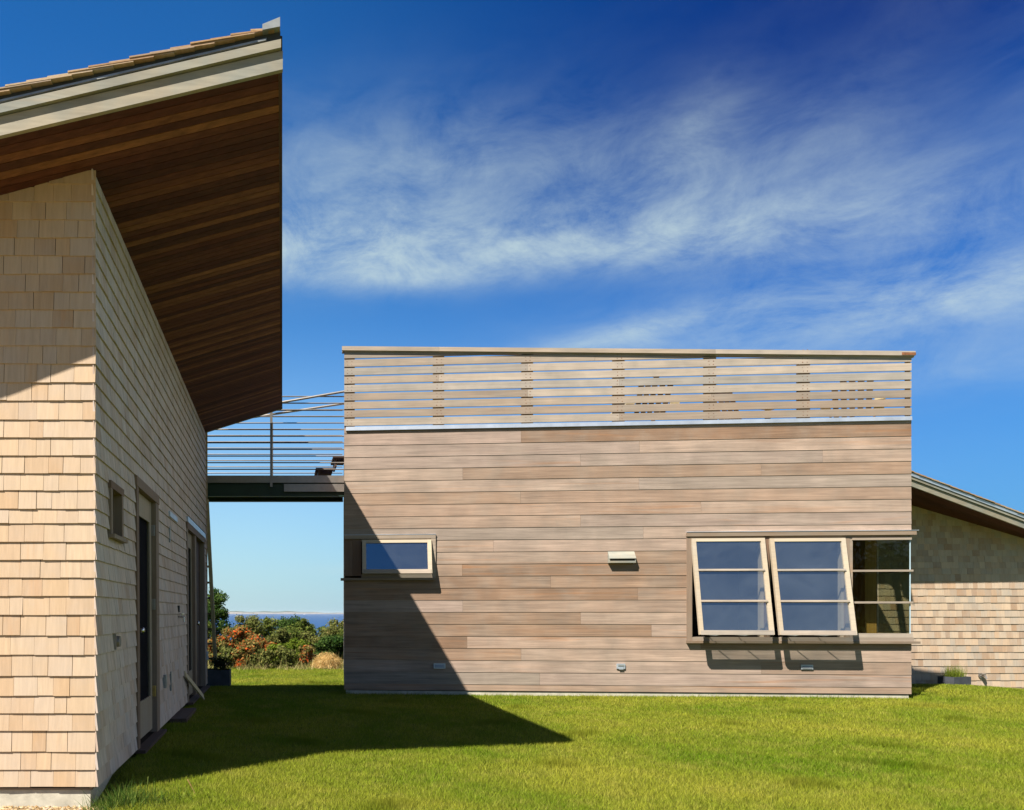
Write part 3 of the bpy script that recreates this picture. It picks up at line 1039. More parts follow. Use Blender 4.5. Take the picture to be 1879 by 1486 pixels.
def capbox(mb, u0, u1, y0, y1, d0, d1, tone=None):
    mb.hexa([(u0, y0, zcap(u0) + d0), (u1, y0, zcap(u1) + d0), (u1, y1, zcap(u1) + d0), (u0, y1, zcap(u0) + d0),
             (u0, y0, zcap(u0) + d1), (u1, y0, zcap(u1) + d1), (u1, y1, zcap(u1) + d1), (u0, y1, zcap(u0) + d1)], tone)
mb = MB()
cb = [-.035, bx(805, 640)[0], bx(1310, 640)[0], W + .03]
for a, b in zip(cb, cb[1:]):
    tn = rt()
    capbox(mb, a + .001, b - .001, -.05, .11, -.064, 0, tn)
    capbox(mb, a + .001, b - .001, -.022, .06, -.082, -.0645, tn)
bb(mb, 'cap_rail', 'slat', screen)
mb = MB(); capbox(mb, W - .16, W + .034, -.053, .112, -.058, -.02); bb(mb, 'rust_stain', 'rust', screen)
mb = MB()
fb = [flash_u, bx(940, 780)[0], bx(1266, 780)[0], W - .004]
for a, b in zip(fb, fb[1:]):
    mb.hexa([(a, -.036, zl(791)), (b - .001, -.036, zl(791)), (b - .001, -.0165, zl(791)), (a, -.0165, zl(791)),
             (a, -.030, zl(784)), (b - .001, -.030, zl(784)), (b - .001, -.0145, zl(784)), (a, -.0145, zl(784))])
bb(mb, 'flashing', 'metal')

# --- corner window
A = lambda px, py, d=0.0: bx(px, py, d)
def fb_(mb, ux0, ux1, za, zb, y0, y1, tone=None):
    mb.box(min(ux0, ux1), max(ux0, ux1), y0, y1, min(za, zb), max(za, zb), tone)
zt_ = cz1; zb_ = cz0
mb = MB()
c = .072
fb_(mb, cx0, cx0 + c, zb_ + .005, zt_ - .0005, -.034, .10)
cw = bb(mb, 'corner_window', 'trim_up')
mb = MB(); fb_(mb, cx0 - .01, W + .045, zt_ - .062, zt_, -.05, .10); mb.box(W - .10, W + .045, .1005, .72, zt_ - .062, zt_); bb(mb, 'head_casing', 'trim', cw)
mb = MB(); fb_(mb, cx0 - .01, W + .075, zt_ + .0005, zt_ + .008, -.056, -.01); bb(mb, 'head_flashing', 'metal', cw)
mb = MB(); fb_(mb, cx0 - .005, W + .085, zb_ - .03, zb_ + .004, -.07, .10); fb_(mb, cx0 + c + .001, W + .02, zb_ + .0045, zb_ + .06, -.03, .1)
mb.box(W - .1, W + .04, .1005, .72, zb_ - .03, zb_ + .06); bb(mb, 'sill', 'trim', cw)
mull = [A(1407, 1100)[0], A(1553.5, 1100)[0]]
for u in mull:
    mb = MB(); fb_(mb, u - .028, u + .028, zb_ + .0605, zt_ - .063, -.024, .1); bb(mb, 'mullion', 'trim_up', cw)
# head jamb behind the sashes
mb = MB(); fb_(mb, cx0 + c + .001, W - .02, zt_ - .1, zt_ - .0625, -.012, .1); bb(mb, 'head_jamb', 'trim', cw)

def sash(parent, pl, pr, py_top, py_bot, out, name='open_sash', bars=2, stile=.060, mat='sash', inner=.0):
    """awning sash hung from its top edge, its foot pushed out"""
    u0, z1 = bx(pl, py_top, .02)
    u1, _ = bx(pr, py_top, .02)
    _, z0 = bx((pl + pr) / 2, py_bot, out + .02)
    H = math.hypot(z1 - z0, out)
    root = None
    def P(u, h, n):     # h down from the hinge, n outward from the sash plane
        dz, dy = (z1 - z0) / H, out / H
        return (u, -.012 - dy * h - dz * n, z1 - dz * h + dy * n * 1.0)
    def sb(mb, ua, ub, ha, hb_, n0, n1, tone=None):
        mb.hexa([P(ua, hb_, n1), P(ub, hb_, n1), P(ub, hb_, n0), P(ua, hb_, n0), P(ua, ha, n1), P(ub, ha, n1), P(ub, ha, n0), P(ua, ha, n0)], tone)
    mb = MB()
    sb(mb, u0, u0 + stile, 0, H, 0, .04); sb(mb, u1 - stile, u1, 0, H, 0, .04)
    sb(mb, u0 + stile + .0005, u1 - stile - .0005, 0, stile * .8, 0, .038)
    root = bb(mb, name, mat, parent)
    mb = MB()
    sb(mb, u0 + stile * .25, u1 - stile * .25, H - stile * 1.05, H + .004, .0405, .046)
    sb(mb, u0 + stile + .0005, u1 - stile - .0005, H - stile * 1.05, H, 0, .04)
    bb(mb, 'bottom_rail', 'slat', root)
    for k in range(bars):
        mb = MB()
        h = H * (.335 + .322 * k)
        sb(mb, u0 + stile - .006, u1 - stile + .006, h - .014, h + .014, .0402, .056)
        bb(mb, 'glazing_bar', 'slat', root)
    mb = MB()
    mb.poly([P(u0 + stile - .002, stile * .8, .02), P(u1 - stile + .002, stile * .8, .02), P(u1 - stile + .002, H - stile, .02), P(u0 + stile - .002, H - stile, .02)][::-1])
    bb(mb, 'pane', 'glass', root)
    # stays from the sill to the foot of the sash
    if bars:
        for s in (.22, .62):
            mb = MB()
            ua = u0 + (u1 - u0) * s
            mb.tube([(ua, -.0, z0 - .005), (ua + .06, -out * .55, z0 - .012), (ua + .16, -out, z0 + .012)], .006, 6)
            bb(mb, 'stay', 'zinc', root)
    return root
sash(cw, 1267.5, 1401.5, 989, 1165, .26)
sash(cw, 1410.5, 1549, 989, 1165.5, .26)
# fixed jambs beside the sashes
for (pa, pb) in ((1268, 1272), (1397, 1403), (1411, 1415), (1545, 1550)):
    ua, ub = bx(pa, 1100)[0], bx(pb, 1100)[0]
    mb = MB(); fb_(mb, ua, ub, zb_ + .061, zt_ - .1005, .02, .098)
    bb(mb, 'side_jamb', 'sash', cw)
# fixed corner pane
gu0 = A(1563, 1100)[0]
mb = MB(); fb_(mb, mull[1] + .0285, gu0, zb_ + .0605, zt_ - .1005, -.02, .05)
fx = bb(mb, 'fixed_frame', 'slat', cw)
gz1, gz0 = A(1600, 991)[1], A(1600, 1162)[1]
mb = MB(); fb_(mb, gu0 - .01, W - .012, gz1, gz1 + .032, -.035, .0); bb(mb, 'head_rail', 'slat', fx)
mb = MB(); fb_(mb, gu0 + .0005, W + .0, zb_ + .0605, gz0, -.03, .02)
mb.box(W - .02, W, .0205, .68, zb_ + .0605, gz0); bb(mb, 'pane_rail', 'slat', fx)
for py in (1047, 1105):
    z = A(1600, py)[1]
    mb = MB(); fb_(mb, gu0 - .005, W + .012, z - .017, z + .012, -.034, -.008); mb.box(W - .006, W + .012, -.0075, .66, z - .017, z + .012); bb(mb, 'glazing_bar', 'slat', fx)
mb = MB(); mb.poly([(gu0, -.006, gz0), (W - .018, -.006, gz0), (W - .018, -.006, gz1), (gu0, -.006, gz1)]); bb(mb, 'pane', 'glass_clear', fx)
mb = MB(); mb.poly([(W - .014, .0, gz0), (W - .014, .66, gz0), (W - .014, .66, gz1), (W - .014, .0, gz1)]); bb(mb, 'pane', 'glass_clear', fx)
mb = MB(); mb.box(W - .024, W - .012, -.012, .0, gz0, gz1); bb(mb, 'glass_edge', 'glass_edge', fx)
mb = MB()
for k in range(4):
    mb.box(W - .2, W - .03, .68 + k * .075, .68 + k * .075 + .071, zb_ + .05, zt_ - .07)
bb(mb, 'inner_post', 'golden', cw)

# --- small window at the other corner
mb = MB()
s0, _ = bx(663, 1020)
fb_(mb, .002, s0 * .5 - .001, sz0 + .035, sz1 - .062, -.012, .08, (.15, .2, .9)); fb_(mb, s0 * .5 + .001, s0, sz0 + .035, sz1 - .062, -.012, .08, (.05, .3, .5))
sm = bb(mb, 'small_window', 'trim_up')
mb = MB(); fb_(mb, -.005, sx1, sz1 - .06, sz1, -.036, .1); bb(mb, 'head_casing', 'slat', sm)
mb = MB(); fb_(mb, -.01, sx1 + .004, sz1 + .0005, sz1 + .007, -.04, -.01); bb(mb, 'head_flashing', 'metal', sm)
mb = MB(); fb_(mb, sx1 - .066, sx1, sz0 + .003, sz1 - .0605, -.034, .1); bb(mb, 'side_casing', 'slat', sm)
mb = MB(); fb_(mb, -.055, sx1 - .01, sz0 - .035, sz0 + .002, -.075, .1); bb(mb, 'sill', 'trim', sm)
mb = MB(); fb_(mb, s0 + .001, sx1 - .067, sz0 + .0025, sz0 + .06, -.02, .1); fb_(mb, s0 + .001, sx1 - .067, sz1 - .1, sz1 - .0605, -.014, .1); bb(mb, 'frame', 'trim', sm)
sash(sm, 664.5, 791, 992, 1053, .13, 'open_sash', 0)

# --- fittings on the front
u0, z1 = bx(1114.5, 1012); u1, z0 = bx(1163, 1033)
mb = MB()
d = .085
zm = z1 - .115
mb.hexa([(u0, -.0165, z0), (u0 + .012, -.0165, z0), (u0 + .012, -d, z0), (u0, -d, z0), (u0, -.0165, z1 - .012), (u0 + .012, -.0165, z1 - .012), (u0 + .012, -d, zm), (u0, -d, zm)])
mb.hexa([(u1 - .012, -.0165, z0), (u1, -.0165, z0), (u1, -d, z0), (u1 - .012, -d, z0), (u1 - .012, -.0165, z1 - .012), (u1, -.0165, z1 - .012), (u1, -d, zm), (u1 - .012, -d, zm)])
mb.hexa([(u0, -.0165, z1 - .0115), (u1, -.0165, z1 - .0115), (u1, -d - .01, zm + .0005), (u0, -d - .01, zm + .0005), (u0, -.0165, z1), (u1, -.0165, z1), (u1, -d - .01, zm + .012), (u0, -d - .01, zm + .012)])
mb.box(u0 + .0125, u1 - .0125, -d, -.0165, z0, z0 + .03)
bb(mb, 'light_hood', 'fascia')
mb = MB(); mb.box(u0 + .0125, u1 - .0125, -.05, -.0165, z0 + .031, zm - .002); bb(mb, 'hood_shadow_board', 'black')  # black block standing in for the shade inside the hood
def vent(pa, pb, ya, yb, mat):
    ua, z1 = bx(pa, ya); ub, z0 = bx(pb, yb)
    mb = MB(); mb.box(ua, ub, -.03, -.012, z0, z1)
    v = bb(mb, 'wall_vent', mat)
    mb = MB(); 
    for k in range(4):
        h = (z1 - z0 - .024) / 4
        mb.hexa([(ua + .016, -.036, z0 + .012 + k * h), (ub - .016, -.036, z0 + .012 + k * h), (ub - .016, -.0305, z0 + .012 + k * h), (ua + .016, -.0305, z0 + .012 + k * h),
                 (ua + .016, -.032, z0 + .012 + (k + .8) * h), (ub - .016, -.032, z0 + .012 + (k + .8) * h), (ub - .016, -.0305, z0 + .012 + (k + .8) * h), (ua + .016, -.0305, z0 + .012 + (k + .8) * h)])
    bb(mb, 'grille', 'zinc', v)
vent(795.5, 817, 1217, 1226.5, 'metal')
vent(1468, 1490, 1219.5, 1228, 'metal')
ua, z1 = bx(1130.5, 1217.5); ub, z0 = bx(1146, 1228)
mb = MB(); mb.box(ua, ub, -.032, -.012, z0 + .01, z1); mb.box(ua + .03, ub - .03, -.04, -.0325, z0, z0 + .03); v = bb(mb, 'electric_socket', 'metal')
mb = MB(); mb.box(ua + .02, ub - .02, -.038, -.0325, z0 + .045, z1 - .012); bb(mb, 'cover_flap', 'zinc', v)

# ================================================================== THE SECOND SHINGLED HOUSE, BEHIND ON THE RIGHT
YR = 14.0
rh = empty('shingled_house', (10.4, YR, -.2))
RB = (10.4, YR, -.2)
tag(rh, 'low cedar shingled house behind the clapboard building, its roof sloping down to the lawn', 'house')
def rb(mb, name, mat, parent=rh, **k):
    return mb.build(name, M[mat], parent, off=RB, **k)
RX0, RX1 = 10.05, 17.5
def rsoff(x): return EYE + (1124 - 890) / 1400 * 13.1 - 0.296 * (x - 10.8)
def ryf(x): return 13.115 + 0.165 * (x - 10.8)
cr = [-.62]
while cr[-1] < EYE + .6: cr.append(cr[-1] + .1305 + random.uniform(-.004, .004))
while cr[-1] < 4.2: cr.append(cr[-1] + .111)
mb = MB()
shingle_wall(mb, (RX0, YR, 0), (1, 0, 0), (0, -1, 0), cr, 0, RX1 - RX0, (), lambda u: rsoff(RX0 + u) , 0.075, 0.17, 0.012)
rb(mb, 'front_wall', 'shingle_far')
mb = MB()
mb.hexa([(RX0, YR + .004, -.6), (RX1, YR + .004, -.6), (RX1, YR + 6, -.6), (RX0, YR + 6, -.6),
         (RX0, YR + .004, rsoff(RX0)), (RX1, YR + .004, rsoff(RX1)), (RX1, YR + 6, rsoff(RX1)), (RX0, YR + 6, rsoff(RX0))])
rb(mb, 'sheathing', 'void')
def rslab(mb, x0, x1, z0, z1, y0, y1=None, tone=None):
    e = 20.4
    mb.hexa([(x0, ryf(x0) + y0, rsoff(x0) + z0), (x1, ryf(x1) + y0, rsoff(x1) + z0), (x1, e if y1 is None else ryf(x1) + y1, rsoff(x1) + z0), (x0, e if y1 is None else ryf(x0) + y1, rsoff(x0) + z0),
             (x0, ryf(x0) + y0, rsoff(x0) + z1), (x1, ryf(x1) + y0, rsoff(x1) + z1), (x1, e if y1 is None else ryf(x1) + y1, rsoff(x1) + z1), (x0, e if y1 is None else ryf(x0) + y1, rsoff(x0) + z1)], tone)
RXA, RXB = 9.75, 18.2
mb = MB(); rslab(mb, RXA, RXB, .012, .19, .031); rroof = rb(mb, 'roof', 'black')
mb = MB(); 
for k in range(60):
    y0 = .032 + k * .118
    rslab(mb, RXA, RXB, 0.0, .0115, y0, y0 + .114, (random.random() * .6, random.random(), random.random()))
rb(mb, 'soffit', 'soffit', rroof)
mb = MB(); rslab(mb, RXA, RXB, -.008, .098, 0, .03); rb(mb, 'fascia', 'fascia', rroof)
mb = MB(); rslab(mb, RXA, RXB, .103, .150, -.02, .03); rb(mb, 'upper_fascia', 'fascia', rroof)
mb = MB(); rslab(mb, RXA, RXB, .154, .208, -.032, .03); rb(mb, 'roof_flashing', 'metal', rroof)
mb = MB()
x = RXB
while x > RXA + .1:
    x1 = max(x - .40, RXA)
    f = -.05 + random.uniform(-.006, .006)
    za, zb2 = .236, .211
    mb.hexa([(x1, ryf(x1) + f, rsoff(x1) + zb2), (x, ryf(x) + f, rsoff(x) + za - .013), (x, 20.5, rsoff(x) + za - .013), (x1, 20.5, rsoff(x1) + zb2),
             (x1, ryf(x1) + f, rsoff(x1) + zb2 + .008), (x, ryf(x) + f, rsoff(x) + za + .004), (x, 20.5, rsoff(x) + za + .004), (x1, 20.5, rsoff(x1) + zb2 + .008)], (random.random(), random.random(), 0))
    x -= .125
rb(mb, 'roof_shingles', 'roof_shingle', rroof)
# foundation top following the falling ground
mb = MB()
for i in range(30):
    xa, xb = RX0 + i * .25, RX0 + (i + 1) * .25
    za, zb2 = gz(xa, 13.95) + .035, gz(xb, 13.95) + .035
    mb.hexa([(xa, YR - .03, -.9), (xb, YR - .03, -.9), (xb, YR + .003, -.9), (xa, YR + .003, -.9), (xa, YR - .03, za), (xb, YR - .03, zb2), (xb, YR + .003, zb2), (xa, YR + .003, za)], (.5, .5, .5))
rb(mb, 'foundation', 'concrete')
mb = MB()
q = at(1800, 1240, YR - .02)
mb.tube([q + Vector((0, 0.02, 0)), q + Vector((0, -.09, 0)), q + Vector((0, -.11, -.05))], [.018, .018, .016])
mb.tube([q + Vector((0, -.05, 0)), q + Vector((0, -.055, .035))], .01); mb.tube([q + Vector((0, -.055, .03)), q + Vector((0, -.06, .045))], [.035, .035], 12)
mb.tube([q + Vector((0, 0.015, 0)), q + Vector((0, -.01, 0))], [.045, .045], 12)
rb(mb, 'faucet', 'steel')

# ================================================================== FOOTBRIDGE
YN, YFAR = 13.28, 13.95
br = empty('footbridge', (-.1, 13.6, 3.3))
BB_ = (-.1, 13.6, 3.3)
tag(br, 'steel footbridge with thin horizontal rails joining the house to the roof deck', 'footbridge')
def gb(mb, name, mat, parent=br, **k):
    return mb.build(name, M[mat], parent, off=BB_, **k)
def zN(py, Y=YN): return EYE + (1124 - py) / 1400 * Y
XB0, XB1 = -2.4, XBL + .14
mb = MB()
za, zb2 = zN(911), zN(886)
for y in (YN, YFAR - .06):
    mb.box(XB0, XB1, y, y + .012, za, zb2 - .0); mb.box(XB0, XB1, y - .05, y - .0005, za, za + .014); mb.box(XB0, XB1, y + .0125, y + .06, za, za + .014)
    mb.box(XB0, XB1, y - .05, y - .0005, zb2 - .014, zb2); mb.box(XB0, XB1, y + .0125, y + .06, zb2 - .014, zb2)
gb(mb, 'beam', 'green_steel')
mb = MB(); 
x = XB0
while x < XB1 - .1:
    mb.box(x, x + .135, YN - .045, YFAR + .02, zb2 + .001, zb2 + .028); x += .14
gb(mb, 'deck', 'soffit')
mb = MB(); mb.box(XB0, XB1 - .01, YN - .062, YN - .05, zN(886.5), zN(873.5)); mb.box(XB0, XB1 - .01, YFAR + .03, YFAR + .04, zN(886.5), zN(873.5)); gb(mb, 'edge_plate', 'steel')
mb = MB(); mb.box(.03, XB1 - .01, YN - .066, YN - .054, zN(903), zN(889)); gb(mb, 'splice_plate', 'steel')
xp = (498 - 518) / 1400 * YN
for y, yy in ((YN - .09, -.07), (YFAR + .05, YFAR)):
    mb = MB()
    mb.box(xp - .022, xp + .022, y, y + .02, zN(894.5), zN(756))
    gb(mb, 'rail_post', 'steel')
for k in range(12):       # near rails, then far rails
    z = zN(950 - 12.07 * k) if k < 9 else zN(841.4 - 12.0 * (k - 8) - 0)
    z = zN(862.5 - 12.07 * k)
    mb = MB(); mb.tube([(XB0, YN - .075, z), (XB1, YN - .075, z)], .011, 6); gb(mb, 'rail', 'steel')
for k in range(11):
    z = zN(866.8 - 11.55 * k, YFAR)
    mb = MB(); mb.tube([(XB0, YFAR + .062, z), (XB1, YFAR + .062, z)], .010, 6); gb(mb, 'rail', 'steel')
def hr(pa, pb, Y):
    mb = MB(); a, b = at(*pa, Y), at(*pb, Y)
    d = (b - a)
    mb.tube([a - d * .5, b + d * .05], .021, 8); gb(mb, 'handrail', 'steel')
hr((500, 741), (630, 718.5), YN - .1)
hr((480, 763), (630, 740.5), YFAR + .1)
mb = MB()
for (pa, pb, ya, yb) in ((579, 611, 860.5, 874), (610, 634, 840.5, 855)):
    a, b = at(pa, ya, YN + .12), at(pb, yb, YN + .12)
    mb.box(a.x, b.x, YN + .0, YFAR - .05, a.z - .03, a.z)
    mb.box(a.x + .04, a.x + .07, YN + .04, YFAR - .09, b.z - .02, a.z - .031)
gb(mb, 'stair_treads', 'dark_wood')

# ================================================================== LADDER behind the house corner
ld = empty('wooden_ladder', (-1.45, 14.55, gz(-1.45, 14.55)))
LB = tuple(ld.location)
tag(ld, 'timber ladder leaning against the back corner of the shingled house', 'ladder')
g0 = LB[2]
def rail_at(x, s): return Vector((x, 14.75 - 1.5 * s, g0 + 3.4 * s))
for x in (-1.27, -1.78):
    mb = MB(); mb.bar(rail_at(x, 0), rail_at(x - .04, 1), .06, .11, None, (0, 1, .4)); mb.build('ladder_rail', M['plank'], ld, off=LB)
for k in range(1, 12):
    s = k / 12
    mb = MB(); mb.bar(rail_at(-1.31, s), rail_at(-1.8, s), .09, .035); mb.build('rung', M['dark_wood'], ld, off=LB)

# ================================================================== DECK CHAIRS on the roof (seen through the slats)
def deck_chair():
    r = empty('deck_chair', (0, 0, 0))
    for k in range(5):
        u = (k - 2) * .105
        mb = MB(); h = .98 - abs(k - 2) * .05
        mb.hexa([(u - .035, .12, .36), (u + .035, .12, .36), (u + .035, .14, .36), (u - .035, .14, .36),
                 (u * 1.12 - .045, .42, h), (u * 1.12 + .045, .42, h), (u * 1.12 + .045, .44, h), (u * 1.12 - .045, .44, h)])
        mb.build('back_slat', M['dark_wood'], r)
    mb = MB()
    for k in range(5): mb.box(-.27, .27, -.42 + k * .1, -.33 + k * .1, .36 - k * .02, .38 - k * .02)
    mb.build('seat', M['dark_wood'], r)
    for s in (-1, 1):
        mb = MB(); mb.box(s * .36 - .07, s * .36 + .07, -.45, .3, .56, .58); mb.build('armrest', M['plank'], r)
        mb = MB(); mb.box(s * .30 - .015, s * .30 + .015, -.44, -.34, 0, .56); mb.build('leg', M['dark_wood'], r)
        mb = MB(); mb.bar((s * .28, -.4, .32), (s * .28, .45, .02), .03, .1, None, (1, 0, 0)); mb.build('leg', M['dark_wood'], r)
    return r
def copy_tree(o, parent=None):
    c = o.copy(); col.objects.link(c)
    if parent is not None: c.parent = parent
    for ch in list(o.children): copy_tree(ch, c)
    return c
ch0 = deck_chair()
spots = [(1182, 1.35, 3.1, 'wooden deck chair behind the middle of the slat screen, its fanned back to the lawn'),
         (1345, 1.75, 1.9, 'wooden deck chair turned sideways behind the slat screen'),
         (1560, 1.5, 2.5, 'wooden deck chair behind the slat screen nearest the rusty end of the cap')]
for i, (px, dy, rz, lab) in enumerate(spots):
    o = ch0 if i == 0 else copy_tree(ch0)
    u = bx(px, 760)[0]
    p = bO + bU * (u * (1 + dy / 11.5) + 0.35 * 0) + bN * dy
    o.location = (p.x, p.y, ZT + .031)
    o.rotation_euler = (0, 0, rz)
    tag(o, lab, 'deck chair', 'deck chairs on the roof')

# ================================================================== PLANTING
def leaf_cloud(n, centres, size, pal=None, seed=0, flat=0.5):
    """n small leaves through lumps given as (centre, radii)"""
    rng = np.random.default_rng(seed)
    k = rng.integers(0, len(centres), n)
    C = np.array([c for c, r in centres])[k]
    Rr = np.array([r for c, r in centres])[k]
    d = rng.normal(size=(n, 3))
    d /= np.linalg.norm(d, axis=1)[:, None]
    rad = rng.uniform(.12, 1.0, n) ** .5 + np.abs(rng.normal(0, .30, n))
    p = C + d * Rr * rad[:, None]
    stray = rng.random(n) < .3                       # leaves on the shoots between the lumps
    k2 = rng.integers(0, len(centres), n)
    C2 = np.array([c for c, r in centres])[k2]
    mid = C + (C2 - C) * rng.random(n)[:, None] + rng.normal(size=(n, 3)) * Rr * .35
    p = np.where(stray[:, None], mid, p)
    nrm = d + rng.normal(size=(n, 3)) * .9 + np.array([0, 0, .5])
    nrm /= np.linalg.norm(nrm, axis=1)[:, None]
    a = np.cross(nrm, rng.normal(size=(n, 3)))
    a /= np.linalg.norm(a, axis=1)[:, None]
    b = np.cross(nrm, a)
    s = size * rng.uniform(.6, 1.35, n)[:, None]
    v = np.empty((n, 4, 3))
    v[:, 0] = p - a * s
    v[:, 1] = p + b * s * .55
    v[:, 2] = p + a * s
    v[:, 3] = p - b * s * .55
    lump = rng.random(len(centres))[k]
    return v.reshape(-1, 3), lump, rng


def quads_obj(name, v, tone, mat, parent=None, off=(0, 0, 0)):
    n = len(v) // 4
    me = bpy.data.meshes.new(name)
    me.vertices.add(len(v)); me.vertices.foreach_set("co", (v - np.array(off)).astype(np.float32).ravel())
    me.loops.add(4 * n); me.loops.foreach_set("vertex_index", np.arange(4 * n, dtype=np.int32))
    me.polygons.add(n); me.polygons.foreach_set("loop_start", np.arange(0, 4 * n, 4, dtype=np.int32))
    me.polygons.foreach_set("loop_total", np.full(n, 4, dtype=np.int32))
    at_ = me.attributes.new("tone", 'FLOAT_VECTOR', 'FACE')
    at_.data.foreach_set("vector", tone.astype(np.float32).ravel())
    me.update(calc_edges=True)
    o = bpy.data.objects.new(name, me)
    me.materials.append(mat)
    col.objects.link(o)
    if parent is not None: o.parent = parent
    return o


PAL = {
    'green': leaf_mat('green_leaf', [(0, (.055, .085, .020)), (.5, (.115, .150, .030)), (.85, (.18, .20, .045)), (1, (.27, .25, .08))]),
    'dark': leaf_mat('dark_green_leaf', [(0, (.020, .050, .012)), (.6, (.050, .095, .020)), (1, (.12, .165, .045))]),
    'olive': leaf_mat('olive_leaf', [(0, (.080, .098, .026)), (.5, (.14, .155, .042)), (.85, (.21, .20, .062)), (1, (.26, .15, .06))]),
    'red': leaf_mat('autumn_leaf', [(0, (.09, .105, .026)), (.3, (.16, .155, .045)), (.55, (.25, .19, .065)), (.68, (.30, .15, .045)), (.8, (.52, .11, .022)), (1, (.62, .08, .022))]),
    'lime': leaf_mat('bright_green_leaf', [(0, (.06, .10, .012)), (.5, (.12, .17, .018)), (1, (.20, .23, .035))]),
    'box': leaf_mat('boxwood_leaf', [(0, (.02, .03, .012)), (1, (.06, .075, .03))]),
}


def shrub(name, x, y, top, wd, pal, label, cat, n=1500, leaf=.037, group='shrubs at the edge of the lawn', seed=0, stems=5, lumps=9, low=.25):
    rng = random.Random(seed)
    base = gz(x, y)
    H = top - base
    r = empty(name, (x, y, base))
    tag(r, label, cat, group)
    cs = []
    dens = 1 if name == 'broad_tree' else 2
    n = int(n * 3.2) if dens == 2 else n
    lumps = int(lumps * 2.4) if dens == 2 and name == 'shrub' else lumps
    for k in range(lumps):
        a = rng.uniform(0, 6.28)
        q = rng.random() ** .5
        h = low + (1 - low) * rng.random() ** .9
        sp = (1 - .55 * abs(h - .6)) * wd / 2
        rr = wd * (rng.uniform(.15, .27) if name != 'shrub' else rng.uniform(.13, .24))
        cz = base + H * h - rr * .5
        cs.append(((x + math.cos(a) * q * sp, y + math.sin(a) * q * sp * .8, min(cz, top - rr * .7)), (rr, rr, rr * .75)))
    v, lump, g = leaf_cloud(n, cs, leaf, seed=seed)
    m_ = len(v) // 4
    tone = np.stack([np.clip(lump * .4 + g.random(m_) * .75 - .1, 0, 1), g.random(m_), g.random(m_)], 1)
    loc = (x, y, base)
    quads_obj('foliage', v, tone, PAL[pal], r, loc)
    mb = MB()
    if pal == 'red': stems = 16
    for k in range(stems):
        c = cs[k % len(cs)][0]
        bx0 = x + rng.uniform(-.15, .15) * wd; by0 = y + rng.uniform(-.12, .12) * wd
        mid = ((bx0 + c[0]) / 2 + rng.uniform(-.05, .05), (by0 + c[1]) / 2, base + (c[2] - base) * .5)
        mb.tube([(bx0, by0, base - .05), mid, c, (c[0] + rng.uniform(-.05, .05), c[1], min(c[2] + .12, top))], [.02, .014, .008, .004], 5)
    mb.build('stems', M['bark'], r, off=loc)
    return r


def sh(px, Y, pt, wpx, pal, label, name='shrub', cat='shrub', **k):
    p = at(px, pt, Y)
    return shrub(name, p.x, Y, p.z, wpx / 1400 * Y, pal, label, cat, **k)


sh(394, 23.6, 1080, 52, 'dark', 'dark green young tree rising above the shrubs beside the ladder', 'small_tree', 'tree', n=2600, leaf=.037, seed=3, lumps=22, group=None, low=.05)
sh(452, 27, 1129, 55, 'olive', 'brownish olive shrub in the back row just right of the dark tree', seed=4, n=2200)
sh(492, 28, 1134, 52, 'green', 'mid green shrub in the back row under the sand cliffs', seed=5, n=2200)
sh(532, 27.5, 1131, 50, 'dark', 'dark green rounded shrub in the back row standing highest against the sea', seed=6, n=2400)
sh(558, 27, 1135, 34, 'green', 'narrow green shrub beside the gap showing the most sea', seed=7, n=1600)
sh(585, 28, 1150, 46, 'green', 'low green shrub in the dip of the back row', seed=8, n=1800)
sh(616, 26.5, 1137, 62, 'olive', 'olive shrub with reddish twigs in the back row next to the clapboard corner', seed=9, n=2600)
sh(402, 21.8, 1166, 46, 'red', 'orange shrub partly behind the ladder foot', seed=10, n=1600, low=.28)
sh(432, 22.4, 1151, 52, 'red', 'tall orange and red shrub topped with yellow leaves', seed=11, n=2300, low=.28)
sh(474, 22.0, 1161, 52, 'red', 'wide red leaved shrub in the middle of the lawn edge', seed=12, n=2300, low=.28)
sh(511, 23.2, 1152, 44, 'olive', 'tan and olive shrub behind the red ones', seed=13, n=2000)
sh(507, 21.4, 1182, 34, 'lime', 'small yellow green bush at the foot of the red shrubs', seed=14, n=1400)
sh(549, 22.2, 1172, 46, 'lime', 'bright green bush left of the straw mound', seed=15, n=2000)
sh(535, 24.2, 1150, 46, 'green', 'loose green shrub between the tan shrub and the dark one', seed=16, n=2000)
sh(578, 24.0, 1160, 52, 'olive', 'dull olive shrub behind the bright green bush', seed=17, n=2200)
sh(612, 23.0, 1166, 56, 'dark', 'glossy dark green shrub right behind the straw mound', seed=18, n=2600)
sh(418, 21.0, 1188, 34, 'olive', 'low twiggy scrub in front of the tall orange shrub', seed=21, n=900, low=.1, stems=16)
sh(446, 20.9, 1184, 36, 'red', 'low rusty scrub in front of the wide red shrub', seed=22, n=900, low=.1)
sh(480, 20.9, 1190, 38, 'olive', 'low brown scrub beside the small yellow green bush', seed=23, n=900, low=.1, stems=16)
sh(527, 21.1, 1186, 36, 'olive', 'low twiggy scrub between the two bright green bushes', seed=24, n=900, low=.1, stems=16)
sh(562, 21.6, 1183, 30, 'red', 'small rusty scrub touching the straw mound', seed=25, n=800, low=.1)
sh(650, 23.5, 1150, 60, 'green', 'green shrub half hidden by the clapboard corner', seed=19, n=2000)
sh(360, 23.0, 1140, 60, 'green', 'green shrub hidden mostly behind the shingled house', seed=20, n=1600)

